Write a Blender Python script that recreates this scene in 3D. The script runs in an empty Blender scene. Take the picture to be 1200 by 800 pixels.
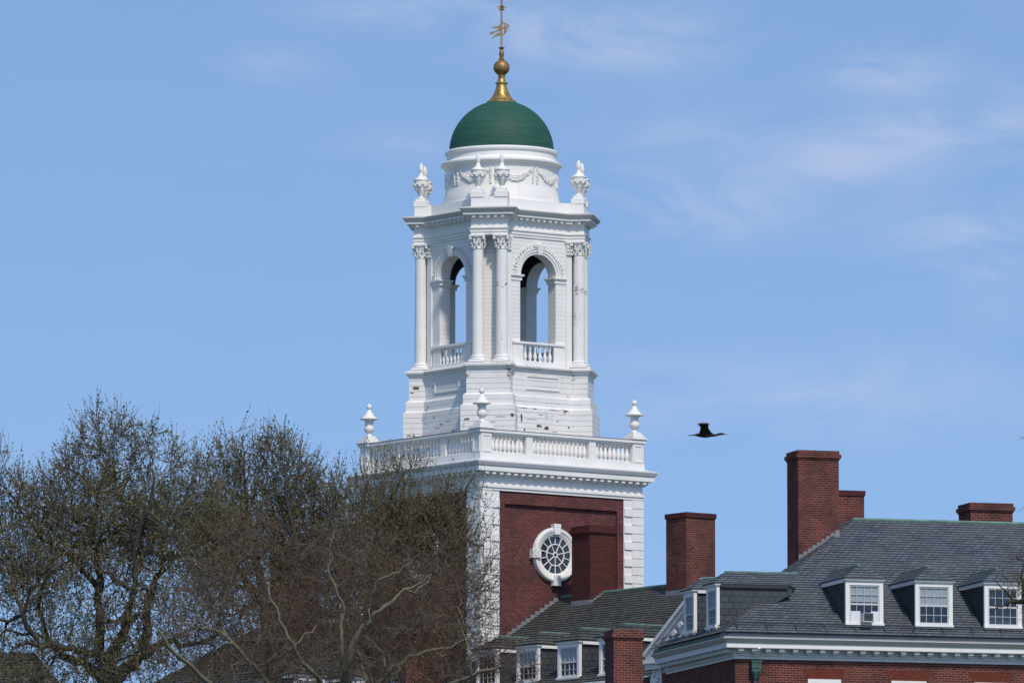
import bpy, bmesh, math, random
import numpy as np
from mathutils import Vector, Matrix, kdtree
R = math.radians
PI = math.pi
random.seed(7)
rng = np.random.default_rng(11)
SC = bpy.context.scene
COL = SC.collection

# ------------------------------------------------------------------ camera
cam_d = bpy.data.cameras.new('camera')
cam = bpy.data.objects.new('camera', cam_d)
COL.objects.link(cam)
TILT = math.atan(1100 / 9800)
cam.location = (0, 0, 2.0)
cam.rotation_euler = (PI / 2 + TILT, 0, 0)
cam_d.sensor_width = 36
cam_d.lens = 36 * 9800 / 1200
cam_d.clip_start = 1
cam_d.clip_end = 6000
SC.camera = cam

# ------------------------------------------------------------------ light
SUN_EL, SUN_X, SUN_Y = 50, 0.33, -0.95           # the sun stands high behind the camera, to its right
SUN_STRENGTH, SKY_STRENGTH, EXPOSURE = 3.0, 0.12, 0.0
sun_d = bpy.data.lights.new('sun', 'SUN')
sun_d.energy = SUN_STRENGTH
sun_d.angle = R(4.0)
sun_d.color = (1.0, 0.92, 0.80)
sun = bpy.data.objects.new('sun', sun_d)
COL.objects.link(sun)
h = math.hypot(SUN_X, SUN_Y)
sv = Vector((SUN_X / h * math.cos(R(SUN_EL)), SUN_Y / h * math.cos(R(SUN_EL)), math.sin(R(SUN_EL))))
sun.rotation_euler = sv.to_track_quat('Z', 'Y').to_euler()

world = bpy.data.worlds.new('World')
SC.world = world
world.use_nodes = True
wn, wl = world.node_tree.nodes, world.node_tree.links
wn.clear()
w_out = wn.new('ShaderNodeOutputWorld')
w_bg = wn.new('ShaderNodeBackground')
w_sky = wn.new('ShaderNodeTexSky')
w_sky.sky_type = 'NISHITA'
w_sky.sun_disc = False
w_sky.sun_elevation = R(SUN_EL)
w_sky.sun_rotation = math.atan2(SUN_X, SUN_Y)
w_sky.altitude = 0
w_sky.air_density = 1.0
w_sky.dust_density = 0.35
w_sky.ozone_density = 2.2
w_tc = wn.new('ShaderNodeTexCoord')
w_up = wn.new('ShaderNodeVectorMath'); w_up.operation = 'ADD'; w_up.inputs[1].default_value = (0, 0, 0.20)
w_nm = wn.new('ShaderNodeVectorMath'); w_nm.operation = 'NORMALIZE'
wl.new(w_tc.outputs['Generated'], w_up.inputs[0]); wl.new(w_up.outputs[0], w_nm.inputs[0]); wl.new(w_nm.outputs[0], w_sky.inputs[0])
# thin high cloud: stretched noise in sky directions, kept to a few soft banks
w_map = wn.new('ShaderNodeMapping'); w_map.inputs['Scale'].default_value = (42, 42, 120); w_map.inputs['Rotation'].default_value = (0, R(14), 0)
wl.new(w_tc.outputs['Generated'], w_map.inputs[0])
w_nz = wn.new('ShaderNodeTexNoise'); w_nz.inputs['Scale'].default_value = 1.0; w_nz.inputs['Detail'].default_value = 8; w_nz.inputs['Roughness'].default_value = 0.58; w_nz.inputs['Distortion'].default_value = 0.9
wl.new(w_map.outputs[0], w_nz.inputs[0])
w_rmp = wn.new('ShaderNodeMapRange'); w_rmp.interpolation_type = 'SMOOTHSTEP'
w_rmp.inputs['From Min'].default_value = 0.30; w_rmp.inputs['From Max'].default_value = 0.72
wl.new(w_nz.outputs[0], w_rmp.inputs['Value'])
CLOUD_BANKS = [  # direction (x/y, z/y), half-sizes, weight
    (-0.0144, 0.1525, 0.012, 0.0022, 0.9), (0.0103, 0.149, 0.015, 0.0035, 1.0), (0.046, 0.145, 0.008, 0.003, 0.9), (0.049, 0.1375, 0.007, 0.003, 0.9), (0.039, 0.134, 0.008, 0.004, 0.7),
    (0.0205, 0.136, 0.008, 0.004, 0.7), (0.0226, 0.1287, 0.012, 0.004, 0.75), (0.0565, 0.1236, 0.009, 0.007, 0.9), (0.060, 0.139, 0.004, 0.004, 0.7), (-0.0277, 0.1458, 0.006, 0.002, 0.6), (0.035, 0.106, 0.03, 0.005, 0.5), (-0.012, 0.136, 0.008, 0.002, 0.4)]
w_sx = wn.new('ShaderNodeSeparateXYZ'); wl.new(w_tc.outputs['Generated'], w_sx.inputs[0])


def wmath(op, a, b=None, c=None):
    n = wn.new('ShaderNodeMath'); n.operation = op
    for i, v in enumerate((a, b, c)):
        if v is None: continue
        if isinstance(v, (int, float)): n.inputs[i].default_value = v
        else: wl.new(v, n.inputs[i])
    return n.outputs[0]


wy = wmath('MAXIMUM', w_sx.outputs[1], 0.01)
wtx = wmath('DIVIDE', w_sx.outputs[0], wy)
wtz = wmath('DIVIDE', w_sx.outputs[2], wy)
bank = None
for (bx_, bz_, sx_, sz_, wt_) in CLOUD_BANKS:
    dx_ = wmath('POWER', wmath('ABSOLUTE', wmath('DIVIDE', wmath('SUBTRACT', wtx, bx_), sx_)), 2.0)
    dz_ = wmath('POWER', wmath('ABSOLUTE', wmath('DIVIDE', wmath('SUBTRACT', wtz, bz_), sz_)), 2.0)
    g_ = wmath('MULTIPLY', wmath('EXPONENT', wmath('MULTIPLY', wmath('ADD', dx_, dz_), -1.0)), wt_)
    bank = g_ if bank is None else wmath('ADD', bank, g_)
cl = wmath('MULTIPLY', wmath('MINIMUM', wmath('ADD', wmath('MULTIPLY', bank, 1.15), 0.05), 1.0), w_rmp.outputs[0])
cl = wmath('MULTIPLY', cl, 0.47)
w_mix = wn.new('ShaderNodeMix'); w_mix.data_type = 'RGBA'
w_hs = wn.new('ShaderNodeHueSaturation'); w_hs.inputs['Hue'].default_value = 0.501; w_hs.inputs['Saturation'].default_value = 1.06; w_hs.inputs['Value'].default_value = 1.34
wl.new(w_sky.outputs[0], w_hs.inputs['Color'])
wl.new(cl, w_mix.inputs['Factor']); wl.new(w_hs.outputs[0], w_mix.inputs['A']); w_mix.inputs['B'].default_value = (5.6, 5.7, 7.2, 1)
wl.new(w_mix.outputs['Result'], w_bg.inputs['Color'])
w_bg.inputs['Strength'].default_value = SKY_STRENGTH
wl.new(w_bg.outputs[0], w_out.inputs[0])

SC.view_settings.view_transform = 'Standard'
SC.view_settings.look = 'None'
SC.view_settings.gamma = 1
SC.view_settings.use_curve_mapping = False
SC.view_settings.exposure = EXPOSURE
SC.cycles.max_bounces = 6


# ------------------------------------------------------------------ materials
class NT:
    def __init__(s, name):
        s.m = bpy.data.materials.new(name); s.m.use_nodes = True
        s.n, s.l = s.m.node_tree.nodes, s.m.node_tree.links
        s.b = s.n['Principled BSDF']

    def new(s, t, **kw):
        x = s.n.new('ShaderNode' + t)
        for k, v in kw.items():
            x.inputs[k.replace('_', ' ')].default_value = v
        return x

    def math(s, op, a, b=None):
        x = s.n.new('ShaderNodeMath'); x.operation = op
        for i, v in enumerate((a, b)):
            if v is None: continue
            if isinstance(v, (int, float)): x.inputs[i].default_value = v
            else: s.l.new(v, x.inputs[i])
        return x.outputs[0]

    def mix(s, f, a, b, blend='MIX'):
        x = s.n.new('ShaderNodeMix'); x.data_type = 'RGBA'; x.blend_type = blend
        for k, v in (('Factor', f), ('A', a), ('B', b)):
            if isinstance(v, (int, float)): x.inputs[k].default_value = v
            elif isinstance(v, tuple): x.inputs[k].default_value = (*v, 1)
            else: s.l.new(v, x.inputs[k])
        return x.outputs['Result']

    def coord(s, kind='UV', scale=None):
        t = s.n.new('ShaderNodeTexCoord').outputs[kind]
        if scale:
            m = s.n.new('ShaderNodeMapping'); m.inputs['Scale'].default_value = scale
            s.l.new(t, m.inputs[0]); return m.outputs[0]
        return t

    def noise(s, scale, detail=4, rough=0.55, kind='Object', stretch=None):
        x = s.new('TexNoise', Scale=scale, Detail=detail, Roughness=rough)
        s.l.new(s.coord(kind, stretch), x.inputs['Vector'])
        return x.outputs['Fac']

    def ramp(s, v, lo, hi):
        x = s.n.new('ShaderNodeMapRange'); x.inputs['From Min'].default_value = lo; x.inputs['From Max'].default_value = hi
        s.l.new(v, x.inputs['Value']); return x.outputs[0]

    def bump(s, v, dist, strength=1.0):
        x = s.n.new('ShaderNodeBump'); x.inputs['Distance'].default_value = dist; x.inputs['Strength'].default_value = strength
        s.l.new(v, x.inputs['Height']); s.l.new(x.outputs[0], s.b.inputs['Normal'])

    def fin(s, col, rough=0.6, metal=0.0, spec=0.5):
        if isinstance(col, tuple): s.b.inputs['Base Color'].default_value = (*col, 1)
        else: s.l.new(col, s.b.inputs['Base Color'])
        s.b.inputs['Roughness'].default_value = rough; s.b.inputs['Metallic'].default_value = metal
        s.b.inputs['Specular IOR Level'].default_value = spec
        return s.m


def mat_brick(name, c1, c2, mortar, soot=0.5):
    t = NT(name)
    br = t.new('TexBrick', Scale=1.0, Mortar_Size=0.011, Brick_Width=0.215, Row_Height=0.075, Bias=-0.1, Mortar_Smooth=0.3)
    br.inputs['Color1'].default_value = (*c1, 1); br.inputs['Color2'].default_value = (*c2, 1); br.inputs['Mortar'].default_value = (*mortar, 1)
    t.l.new(t.coord('UV'), br.inputs['Vector'])
    big = t.ramp(t.noise(1.3, 6, 0.65), 0.38, 0.66)
    c = t.mix(big, br.outputs['Color'], (c1[0] * 0.45, c1[1] * 0.45, c1[2] * 0.5))
    x = t.n[-1]
    c = t.mix(t.math('MULTIPLY', big, soot), br.outputs['Color'], (0.05, 0.032, 0.03))
    sp = t.ramp(t.noise(14, 2, 0.5), 0.62, 0.72)
    c = t.mix(t.math('MULTIPLY', sp, 0.5), c, (0.035, 0.022, 0.025))
    t.bump(t.math('SUBTRACT', 1.0, br.outputs['Fac']), 0.006)
    return t.fin(c, 0.9, spec=0.08)


def mat_white(name, boards=0.0, peel=0.0, tone=(0.82, 0.80, 0.765), grime=0.5):
    t = NT(name)
    n1 = t.ramp(t.noise(1.1, 6, 0.62), 0.35, 0.8)
    c = t.mix(t.math('MULTIPLY', n1, grime), tone, (0.60, 0.585, 0.55))
    st = t.ramp(t.noise(3.0, 5, 0.6, 'Object', (2.2, 2.2, 0.25)), 0.56, 0.78)
    c = t.mix(t.math('MULTIPLY', st, grime * 0.8), c, (0.52, 0.50, 0.46))
    line = None
    if boards:
        sep = t.n.new('ShaderNodeSeparateXYZ'); t.l.new(t.coord('UV'), sep.inputs[0])
        fr = t.math('FRACT', t.math('DIVIDE', sep.outputs[1], boards))
        gap = t.math('LESS_THAN', fr, 0.075)
        row = t.math('FLOOR', t.math('DIVIDE', sep.outputs[1], boards))
        wn_ = t.n.new('ShaderNodeTexWhiteNoise'); wn_.noise_dimensions = '1D'; t.l.new(row, wn_.inputs['W'])
        nz = t.ramp(t.noise(1.7, 4, 0.6), 0.38, 0.66)
        c = t.mix(t.math('MULTIPLY', wn_.outputs[0], 0.10), c, (0.5, 0.5, 0.52))
        c = t.mix(t.math('MULTIPLY', gap, t.math('MULTIPLY', nz, 0.75 if peel else 0.22)), c, (0.16, 0.14, 0.12))
        t.bump(t.math('SUBTRACT', 1.0, gap), 0.02 if peel else 0.006)
    if peel:
        p1 = t.noise(1.6, 3, 0.5, 'Object', (1.0, 1.0, 0.8))
        p2 = t.noise(9.0, 8, 0.75, 'Object', (1, 1, 1.6))
        pv = t.math('ADD', t.math('MULTIPLY', p1, 0.5), t.math('MULTIPLY', p2, 0.5))
        mk = t.ramp(pv, 0.655 - peel, 0.672 - peel)
        c = t.mix(mk, c, (0.17, 0.135, 0.105))
    return t.fin(c, 0.55, spec=0.35)


def mat_slate(name, base, rowh, bw, var=0.5, green=0.0):
    t = NT(name)
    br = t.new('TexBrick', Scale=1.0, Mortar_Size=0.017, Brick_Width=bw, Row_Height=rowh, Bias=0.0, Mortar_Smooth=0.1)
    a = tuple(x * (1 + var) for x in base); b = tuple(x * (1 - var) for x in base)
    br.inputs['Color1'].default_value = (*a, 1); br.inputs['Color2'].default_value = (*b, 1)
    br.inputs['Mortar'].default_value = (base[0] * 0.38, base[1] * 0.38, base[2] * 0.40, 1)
    t.l.new(t.coord('UV'), br.inputs['Vector'])
    # the dark joint colour paints in both dirt and gap shadow between courses
    sep = t.n.new('ShaderNodeSeparateXYZ'); t.l.new(t.coord('UV'), sep.inputs[0])
    c = t.mix(t.math('MULTIPLY', t.ramp(t.noise(0.7, 5, 0.65), 0.4, 0.75), 0.65), br.outputs['Color'], (base[0] * 1.25, base[1] * 1.3 + green, base[2] * 1.05))
    warm = t.ramp(t.noise(5.0, 2, 0.5, 'UV'), 0.6, 0.66)
    c = t.mix(t.math('MULTIPLY', warm, 0.5), c, (base[0] * 1.35, base[1] * 1.2, base[2] * 0.95))
    dk = t.ramp(t.noise(3.1, 3, 0.6, 'UV', (0.6, 2.4, 1)), 0.58, 0.72)
    c = t.mix(t.math('MULTIPLY', dk, 0.4), c, (base[0] * 0.4, base[1] * 0.4, base[2] * 0.42))
    t.bump(t.math('SUBTRACT', 1.0, br.outputs['Fac']), 0.01)
    return t.fin(c, 0.62, spec=0.4)


def mat_plain(name, col, rough=0.6, metal=0.0, spec=0.5, var=0.25, scale=4.0, col2=None):
    t = NT(name)
    n1 = t.ramp(t.noise(scale, 5, 0.6), 0.3, 0.75)
    c = t.mix(n1 if col2 else t.math('MULTIPLY', n1, var), col, col2 or tuple(x * 0.45 for x in col))
    return t.fin(c, rough, metal, spec)


def mat_pane(name):
    m = bpy.data.materials.new(name); m.use_nodes = True
    n, l = m.node_tree.nodes, m.node_tree.links; n.clear()
    o = n.new('ShaderNodeOutputMaterial'); mx = n.new('ShaderNodeMixShader'); tr = n.new('ShaderNodeBsdfTransparent'); gl = n.new('ShaderNodeBsdfGlossy')
    tr.inputs[0].default_value = (0.90, 0.93, 0.95, 1); gl.inputs['Roughness'].default_value = 0.03; gl.inputs['Color'].default_value = (0.36, 0.37, 0.40, 1)
    mx.inputs[0].default_value = 0.10; l.new(tr.outputs[0], mx.inputs[1]); l.new(gl.outputs[0], mx.inputs[2]); l.new(mx.outputs[0], o.inputs[0])
    return m


M = {
    'brick': mat_brick('tower_brick', (0.175, 0.044, 0.041), (0.085, 0.025, 0.026), (0.18, 0.105, 0.10), 0.6),
    'brick_hall': mat_brick('hall_brick', (0.175, 0.043, 0.033), (0.080, 0.023, 0.020), (0.24, 0.15, 0.125), 0.55),
    'brick_chim': mat_brick('chimney_brick', (0.190, 0.047, 0.036), (0.085, 0.024, 0.020), (0.24, 0.145, 0.125), 0.75),
    'brick_dark': mat_brick('sooty_brick', (0.115, 0.024, 0.022), (0.058, 0.016, 0.016), (0.10, 0.05, 0.045), 0.6),
    'lintel': mat_plain('orange_brick', (0.165, 0.045, 0.030), 0.9, spec=0.1, var=0.7, scale=9),
    'white': mat_white('white_paint'),
    'white_clean': mat_white('white_trim', grime=0.32),
    'boards': mat_white('white_boards', boards=0.187, peel=0.056),
    'siding': mat_white('white_siding', boards=0.145, peel=0.0, grime=0.2),
    'peeling': mat_white('flaking_white_paint', peel=0.085),
    'sash': mat_white('sash_paint', tone=(0.55, 0.55, 0.55), grime=0.3),
    'lead_trim': mat_white('lead_grey_trim', tone=(0.52, 0.51, 0.49), grime=0.6),
    'grey_trim': mat_white('weathered_trim', tone=(0.70, 0.70, 0.70), grime=0.45),
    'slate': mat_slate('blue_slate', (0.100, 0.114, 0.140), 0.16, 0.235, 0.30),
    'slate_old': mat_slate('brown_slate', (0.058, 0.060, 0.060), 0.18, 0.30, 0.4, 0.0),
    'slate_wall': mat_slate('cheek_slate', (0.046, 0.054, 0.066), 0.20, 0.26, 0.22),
    'copper': mat_plain('green_copper', (0.14, 0.27, 0.21), 0.7, var=0.6, scale=3, col2=(0.07, 0.12, 0.10)),
    'lead': mat_plain('lead_flashing', (0.22, 0.23, 0.25), 0.6, var=0.4),
    'dark_metal': mat_plain('dark_iron', (0.03, 0.03, 0.032), 0.6),
    'verdigris': mat_plain('dark_verdigris', (0.06, 0.13, 0.115), 0.6, col2=(0.02, 0.05, 0.05), scale=6),
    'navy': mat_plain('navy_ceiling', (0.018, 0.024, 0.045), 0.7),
    'wood': mat_plain('bare_wood', (0.19, 0.125, 0.085), 0.9, col2=(0.045, 0.035, 0.03), scale=9),
    'pane': mat_pane('window_glass'),
    'room': mat_plain('dark_room', (0.03, 0.03, 0.035), 0.9),
    'blind_or_reflection': mat_plain('pale_blind_or_reflection', (0.62, 0.62, 0.58), 0.9),
    'foam': mat_plain('white_panel', (0.74, 0.76, 0.8), 0.7),
    'grass': mat_plain('grass_ground', (0.06, 0.085, 0.03), 0.95),
    'bark': mat_plain('dark_bark', (0.050, 0.042, 0.032), 0.95, var=0.5, scale=6),
    'bark_tan': mat_plain('tan_bark', (0.165, 0.145, 0.10), 0.95, var=0.6, scale=6),
    'twig': mat_plain('dark_twigs', (0.142, 0.122, 0.084), 0.9, spec=0.2, var=0.5, scale=3),
    'twig_red': mat_plain('reddish_twigs', (0.105, 0.062, 0.048), 0.9, scale=2.0, spec=0.2, col2=(0.135, 0.105, 0.078)),
    'branch_tan': mat_plain('tan_branches', (0.10, 0.075, 0.052), 0.9, scale=2.5, spec=0.2, col2=(0.215, 0.190, 0.140)),
    'bud': mat_plain('olive_buds', (0.165, 0.130, 0.056), 0.85, spec=0.2, scale=0.9, col2=(0.122, 0.122, 0.060)),
    'bud_red': mat_plain('red_buds', (0.105, 0.055, 0.040), 0.85, var=0.4),
    'bird': mat_plain('black_feathers', (0.020, 0.018, 0.016), 0.75, spec=0.25, var=0.5, scale=18),
}


def mat_gold():
    t = NT('tarnished_gilding')
    n1 = t.ramp(t.noise(7, 6, 0.65), 0.42, 0.68)
    c = t.mix(n1, (0.62, 0.40, 0.12), (0.20, 0.12, 0.045))
    return t.fin(c, 0.42, 0.75)


def mat_dome():
    t = NT('green_dome_paint')
    sep = t.n.new('ShaderNodeSeparateXYZ'); t.l.new(t.coord('Object'), sep.inputs[0])
    fr = t.math('FRACT', t.math('DIVIDE', sep.outputs[2], 0.085))
    gap = t.math('LESS_THAN', fr, 0.10)
    n1 = t.noise(1.0, 5, 0.6, 'Object', (1, 1, 7))
    c = t.mix(t.ramp(n1, 0.35, 0.7), (0.020, 0.078, 0.055), (0.032, 0.115, 0.083))
    st = t.ramp(t.noise(3.2, 5, 0.62, 'Object', (1, 1, 0.22)), 0.5, 0.75)
    c = t.mix(t.math('MULTIPLY', st, 0.55), c, (0.035, 0.115, 0.085))
    c = t.mix(t.math('MULTIPLY', gap, 0.5), c, (0.007, 0.045, 0.030))
    t.bump(t.math('SUBTRACT', 1.0, gap), 0.012)
    return t.fin(c, 0.62, spec=0.25)


M['gold'] = mat_gold()
M['old_gold'] = mat_plain('brown_gilding', (0.36, 0.23, 0.085), 0.5, 0.55, var=0.7, scale=9)
M['dome'] = mat_dome()


# ------------------------------------------------------------------ mesh builder
class MB:
    def __init__(s):
        s.v, s.f, s.uv, s.sm, s.mi = [], [], [], [], []
        s.M = None

    def add(s, vs, fs, uvs=None, smooth=False, mat=0):
        k = len(s.v)
        for p in vs:
            p = Vector(p)
            s.v.append(tuple(s.M @ p) if s.M else tuple(p))
        for i, f in enumerate(fs):
            s.f.append([k + j for j in f]); s.uv.append(uvs[i] if uvs else None); s.sm.append(smooth); s.mi.append(mat)

    def box(s, x0, x1, y0, y1, z0, z1, mat=0):
        vs = [(x, y, z) for z in (z0, z1) for x, y in ((x0, y0), (x1, y0), (x1, y1), (x0, y1))]
        s.add(vs, [(3, 2, 1, 0), (4, 5, 6, 7), (0, 1, 5, 4), (1, 2, 6, 5), (2, 3, 7, 6), (3, 0, 4, 7)], mat=mat)

    def ext(s, poly, vec, mat=0):
        n = len(poly); vec = Vector(vec)
        vs = [Vector(p) for p in poly] + [Vector(p) + vec for p in poly]
        nrm = Vector((0, 0, 0))
        for i in range(n): nrm += vs[i].cross(vs[(i + 1) % n])
        fl = nrm.dot(vec) > 0
        fs = [list(range(n)), list(range(n, 2 * n))[::-1]] + [[i, n + i, n + (i + 1) % n, (i + 1) % n] for i in range(n)]
        if fl: fs = [f[::-1] for f in fs]
        s.add(vs, fs, mat=mat)

    def lathe(s, prof, cx=0, cy=0, seg=16, z0=0, smooth=True, flute=0, fd=0.0, mat=0):
        vs, fs = [], []
        for (r, z) in prof:
            for i in range(seg):
                a = 2 * PI * i / seg
                rr = max(r, 1e-4) * (1 - fd * (0.5 + 0.5 * math.cos(flute * a)) if flute else 1)
                vs.append((cx + rr * math.cos(a), cy + rr * math.sin(a), z0 + z))
        for j in range(len(prof) - 1):
            for i in range(seg):
                k = (i + 1) % seg
                fs.append((j * seg + i, j * seg + k, (j + 1) * seg + k, (j + 1) * seg + i))
        s.add(vs, fs, smooth=smooth, mat=mat)
        m = (len(prof) - 1) * seg
        s.add(vs[:seg], [list(range(seg))[::-1]], mat=mat); s.add(vs[m:], [list(range(seg))], mat=mat)

    def sweep(s, poly, prof, mat=0, cap=True):
        n = len(poly); vs, fs = [], []
        for (o, z) in prof:
            for (x, y) in offset(poly, o): vs.append((x, y, z))
        for j in range(len(prof) - 1):
            for i in range(n):
                k = (i + 1) % n
                fs.append((j * n + i, j * n + k, (j + 1) * n + k, (j + 1) * n + i))
        m = (len(prof) - 1) * n
        if cap: fs += [list(range(n))[::-1], list(range(m, m + n))]
        s.add(vs, fs, mat=mat)

    def tube(s, pts, r, seg=6, mat=0):
        pts = [Vector(p) for p in pts]; vs, fs = [], []
        rr = r if isinstance(r, (list, tuple)) else [r] * len(pts)
        for i, p in enumerate(pts):
            d = (pts[min(i + 1, len(pts) - 1)] - pts[max(i - 1, 0)]).normalized()
            a = d.cross(Vector((0.31, 0.17, 0.93)) if abs(d.z) < 0.9 else Vector((1, 0, 0))).normalized(); b = d.cross(a)
            for k in range(seg):
                t = 2 * PI * k / seg
                vs.append(p + (a * math.cos(t) + b * math.sin(t)) * rr[i])
        for i in range(len(pts) - 1):
            for k in range(seg):
                q = (k + 1) % seg
                fs.append((i * seg + k, i * seg + q, (i + 1) * seg + q, (i + 1) * seg + k))
        m = (len(pts) - 1) * seg
        fs += [list(range(seg))[::-1], list(range(m, m + seg))]
        s.add(vs, fs, smooth=True, mat=mat)

    def blob(s, c, r, sx=1, sy=1, sz=1, mat=0):
        c = Vector(c); vs, fs = [], []
        for z, q in ((0.62, 0.78), (-0.62, 0.78)):
            for i in range(5):
                a = 2 * PI * i / 5 + (0.6 if z < 0 else 0) + r * 77
                vs.append(c + Vector((sx * math.cos(a) * q * r, sy * math.sin(a) * q * r, z * sz * r)))
        vs += [c + Vector((0, 0, r * sz)), c - Vector((0, 0, r * sz))]
        for i in range(5):
            k = (i + 1) % 5
            fs += [(i, k, 10), (5 + k, 5 + i, 11), (5 + i, 5 + k, i), (5 + k, k, i)]
        s.add(vs, fs, smooth=True, mat=mat)

    def slates(s, bl, br, tl, tr, course, lift=0.022, mat=0, uo=0.0):
        bl, br, tl, tr = map(Vector, (bl, br, tl, tr))
        up = ((tl + tr) - (bl + br)) / 2
        hz = (br - bl).normalized()
        updir = (up - hz * up.dot(hz)); L = updir.length; n = max(1, int(round(L / course))); nrm = hz.cross(updir).normalized()
        for i in range(n):
            a, b = i / n, (i + 1) / n
            p0, p1 = bl.lerp(tl, a) + nrm * lift, br.lerp(tr, a) + nrm * lift
            q0, q1 = bl.lerp(tl, b), br.lerp(tr, b)
            r0, r1 = bl.lerp(tl, a) - nrm * 0.004, br.lerp(tr, a) - nrm * 0.004
            us = [(p - bl).dot(hz) + uo for p in (p0, p1, q1, q0)]
            rw = course * i
            s.add([p0, p1, q1, q0, r0, r1], [(0, 1, 2, 3), (4, 5, 1, 0)],
                  [[(us[0], rw + 1e-3), (us[1], rw + 1e-3), (us[2], rw + course - 1e-3), (us[3], rw + course - 1e-3)],
                   [(us[0], rw), (us[1], rw), (us[1], rw + 0.004), (us[0], rw + 0.004)]], mat=mat)

    def build(s, name, mats, parent=None, smooth_angle=40, loc=None, rotz=0.0):
        me = bpy.data.meshes.new(name)
        me.from_pydata([tuple(v) for v in s.v], [], s.f)
        uvl = me.uv_layers.new(name='UVMap')
        V = np.array([tuple(v) for v in s.v])
        for poly in me.polygons:
            u = s.uv[poly.index]
            if u is None:
                n = poly.normal
                if abs(n.z) > 0.98: a, b = Vector((1, 0, 0)), Vector((0, 1, 0))
                else:
                    a = Vector((-n.y, n.x, 0)).normalized(); b = n.cross(a)
                for li in poly.loop_indices:
                    p = Vector(V[me.loops[li].vertex_index]); uvl.data[li].uv = (p.dot(a), p.dot(b))
            else:
                for k, li in enumerate(poly.loop_indices): uvl.data[li].uv = u[k]
        me.polygons.foreach_set('use_smooth', s.sm)
        me.polygons.foreach_set('material_index', s.mi)
        if any(s.sm): me.set_sharp_from_angle(angle=R(smooth_angle))
        for m in (mats if isinstance(mats, (list, tuple)) else [mats]): me.materials.append(M[m] if isinstance(m, str) else m)
        me.update()
        return link(name, me, parent, loc, rotz)


def link(name, data, parent=None, loc=None, rotz=0.0):
    o = bpy.data.objects.new(name, data); COL.objects.link(o)
    if parent: o.parent = parent
    if loc is not None: o.location = loc
    o.rotation_euler = (0, 0, rotz)
    return o


def thing(name, label, cat, loc=(0, 0, 0), rotz=0.0, group=None):
    o = link(name, None, None, loc, rotz)
    tag(o, label, cat, group)
    return o


def tag(o, label, cat, group=None, kind=None):
    if label: o['label'] = label
    if cat: o['category'] = cat
    if group: o['group'] = group
    if kind: o['kind'] = kind


def copy_tree(o, parent, loc=None, rotz=None):
    c = o.copy(); COL.objects.link(c); c.parent = parent
    if loc is not None: c.location = loc
    if rotz is not None: c.rotation_euler = (0, 0, rotz)
    for ch in list(o.children): copy_tree(ch, c)
    return c


def offset(poly, o):
    n = len(poly); out = []
    for i in range(n):
        p0, p1, p2 = Vector(poly[i - 1]), Vector(poly[i]), Vector(poly[(i + 1) % n])
        d1, d2 = (p1 - p0).normalized(), (p2 - p1).normalized()
        n1, n2 = Vector((d1.y, -d1.x)), Vector((d2.y, -d2.x))
        b = n1 + n2
        out.append(tuple(p1 + b * (o / max(0.15, 1 + n1.dot(n2)))))
    return out


def rotm(a, t=(0, 0, 0)):
    return Matrix.Translation(Vector(t)) @ Matrix.Rotation(a, 4, 'Z')


# ------------------------------------------------------------------ ground
g = MB(); g.add([(-3000, -400, 0), (3000, -400, 0), (3000, 5000, 0), (-3000, 5000, 0)], [(0, 1, 2, 3)])
tag(g.build('ground', 'grass'), None, None, kind='structure')

# ================================================================== bell tower
S = 3.44
TA = R(36.8)
T_LOC = (-0.3636, 288.0, 0.0)
tower = thing('bell_tower', 'white cupola tower with green dome, gilded finial and weathervane on a square red brick base', 'tower', T_LOC, TA)
ST2 = math.sqrt(2)


def plan16(D, w, A):
    r = D + w / 2 - A * ST2; out = []
    for k in range(4):
        a = PI / 4 + k * PI / 2
        d, t = Vector((math.cos(a), math.sin(a))), Vector((-math.sin(a), math.cos(a)))
        out += [tuple(d * (D - r) - t * w / 2), tuple(d * D - t * w / 2), tuple(d * D + t * w / 2), tuple(d * (D - r) + t * w / 2)]
    return out


SQ = [(-S, -S), (S, -S), (S, S), (-S, S)]
# brick shaft: a thin outer skin round each recessed panel
b = MB()
b.sweep([(x * (S - 0.09) / S, y * (S - 0.09) / S) for x, y in SQ], [(0, 0), (0, 28.74)])
for k in range(4):
    b.M = rotm(k * PI / 2)
    px0, px1, pz1 = -2.44, 2.40, 28.38
    b.box(-S + 0.5, px0, -S, -S + 0.085, 0, 28.74); b.box(px1, S - 0.5, -S, -S + 0.085, 0, 28.74)
    b.box(px0, px1, -S, -S + 0.085, pz1, 28.74)
    b.box(px0, px1, -S - 0.02, -S + 0.085, pz1 - 0.08, pz1)
b.M = None
b.build('brick_shaft', 'brick', tower)
# quoins
for sx, sy in ((-1, -1), (1, -1), (-1, 1)):
    q = MB(); L = 0.77

    def lbox(w, out, z0, z1):
        x0, x1 = (S - w, S + out) if sx > 0 else (-S - out, -S + w)
        y0, y1 = (S - w, S + out) if sy > 0 else (-S - out, -S + w)
        q.box(x0, x1, y0, y1, z0, z1)
    lbox(L, 0.02, 0, 28.735)
    z, i = 28.71, 0
    while z > 0.3:
        lbox(L - 0.02 if i % 2 else L - 0.34, 0.065, z - 0.275, z - 0.012); z -= 0.287; i += 1
    q.build('corner_quoin', 'white_clean', tower)
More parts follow.
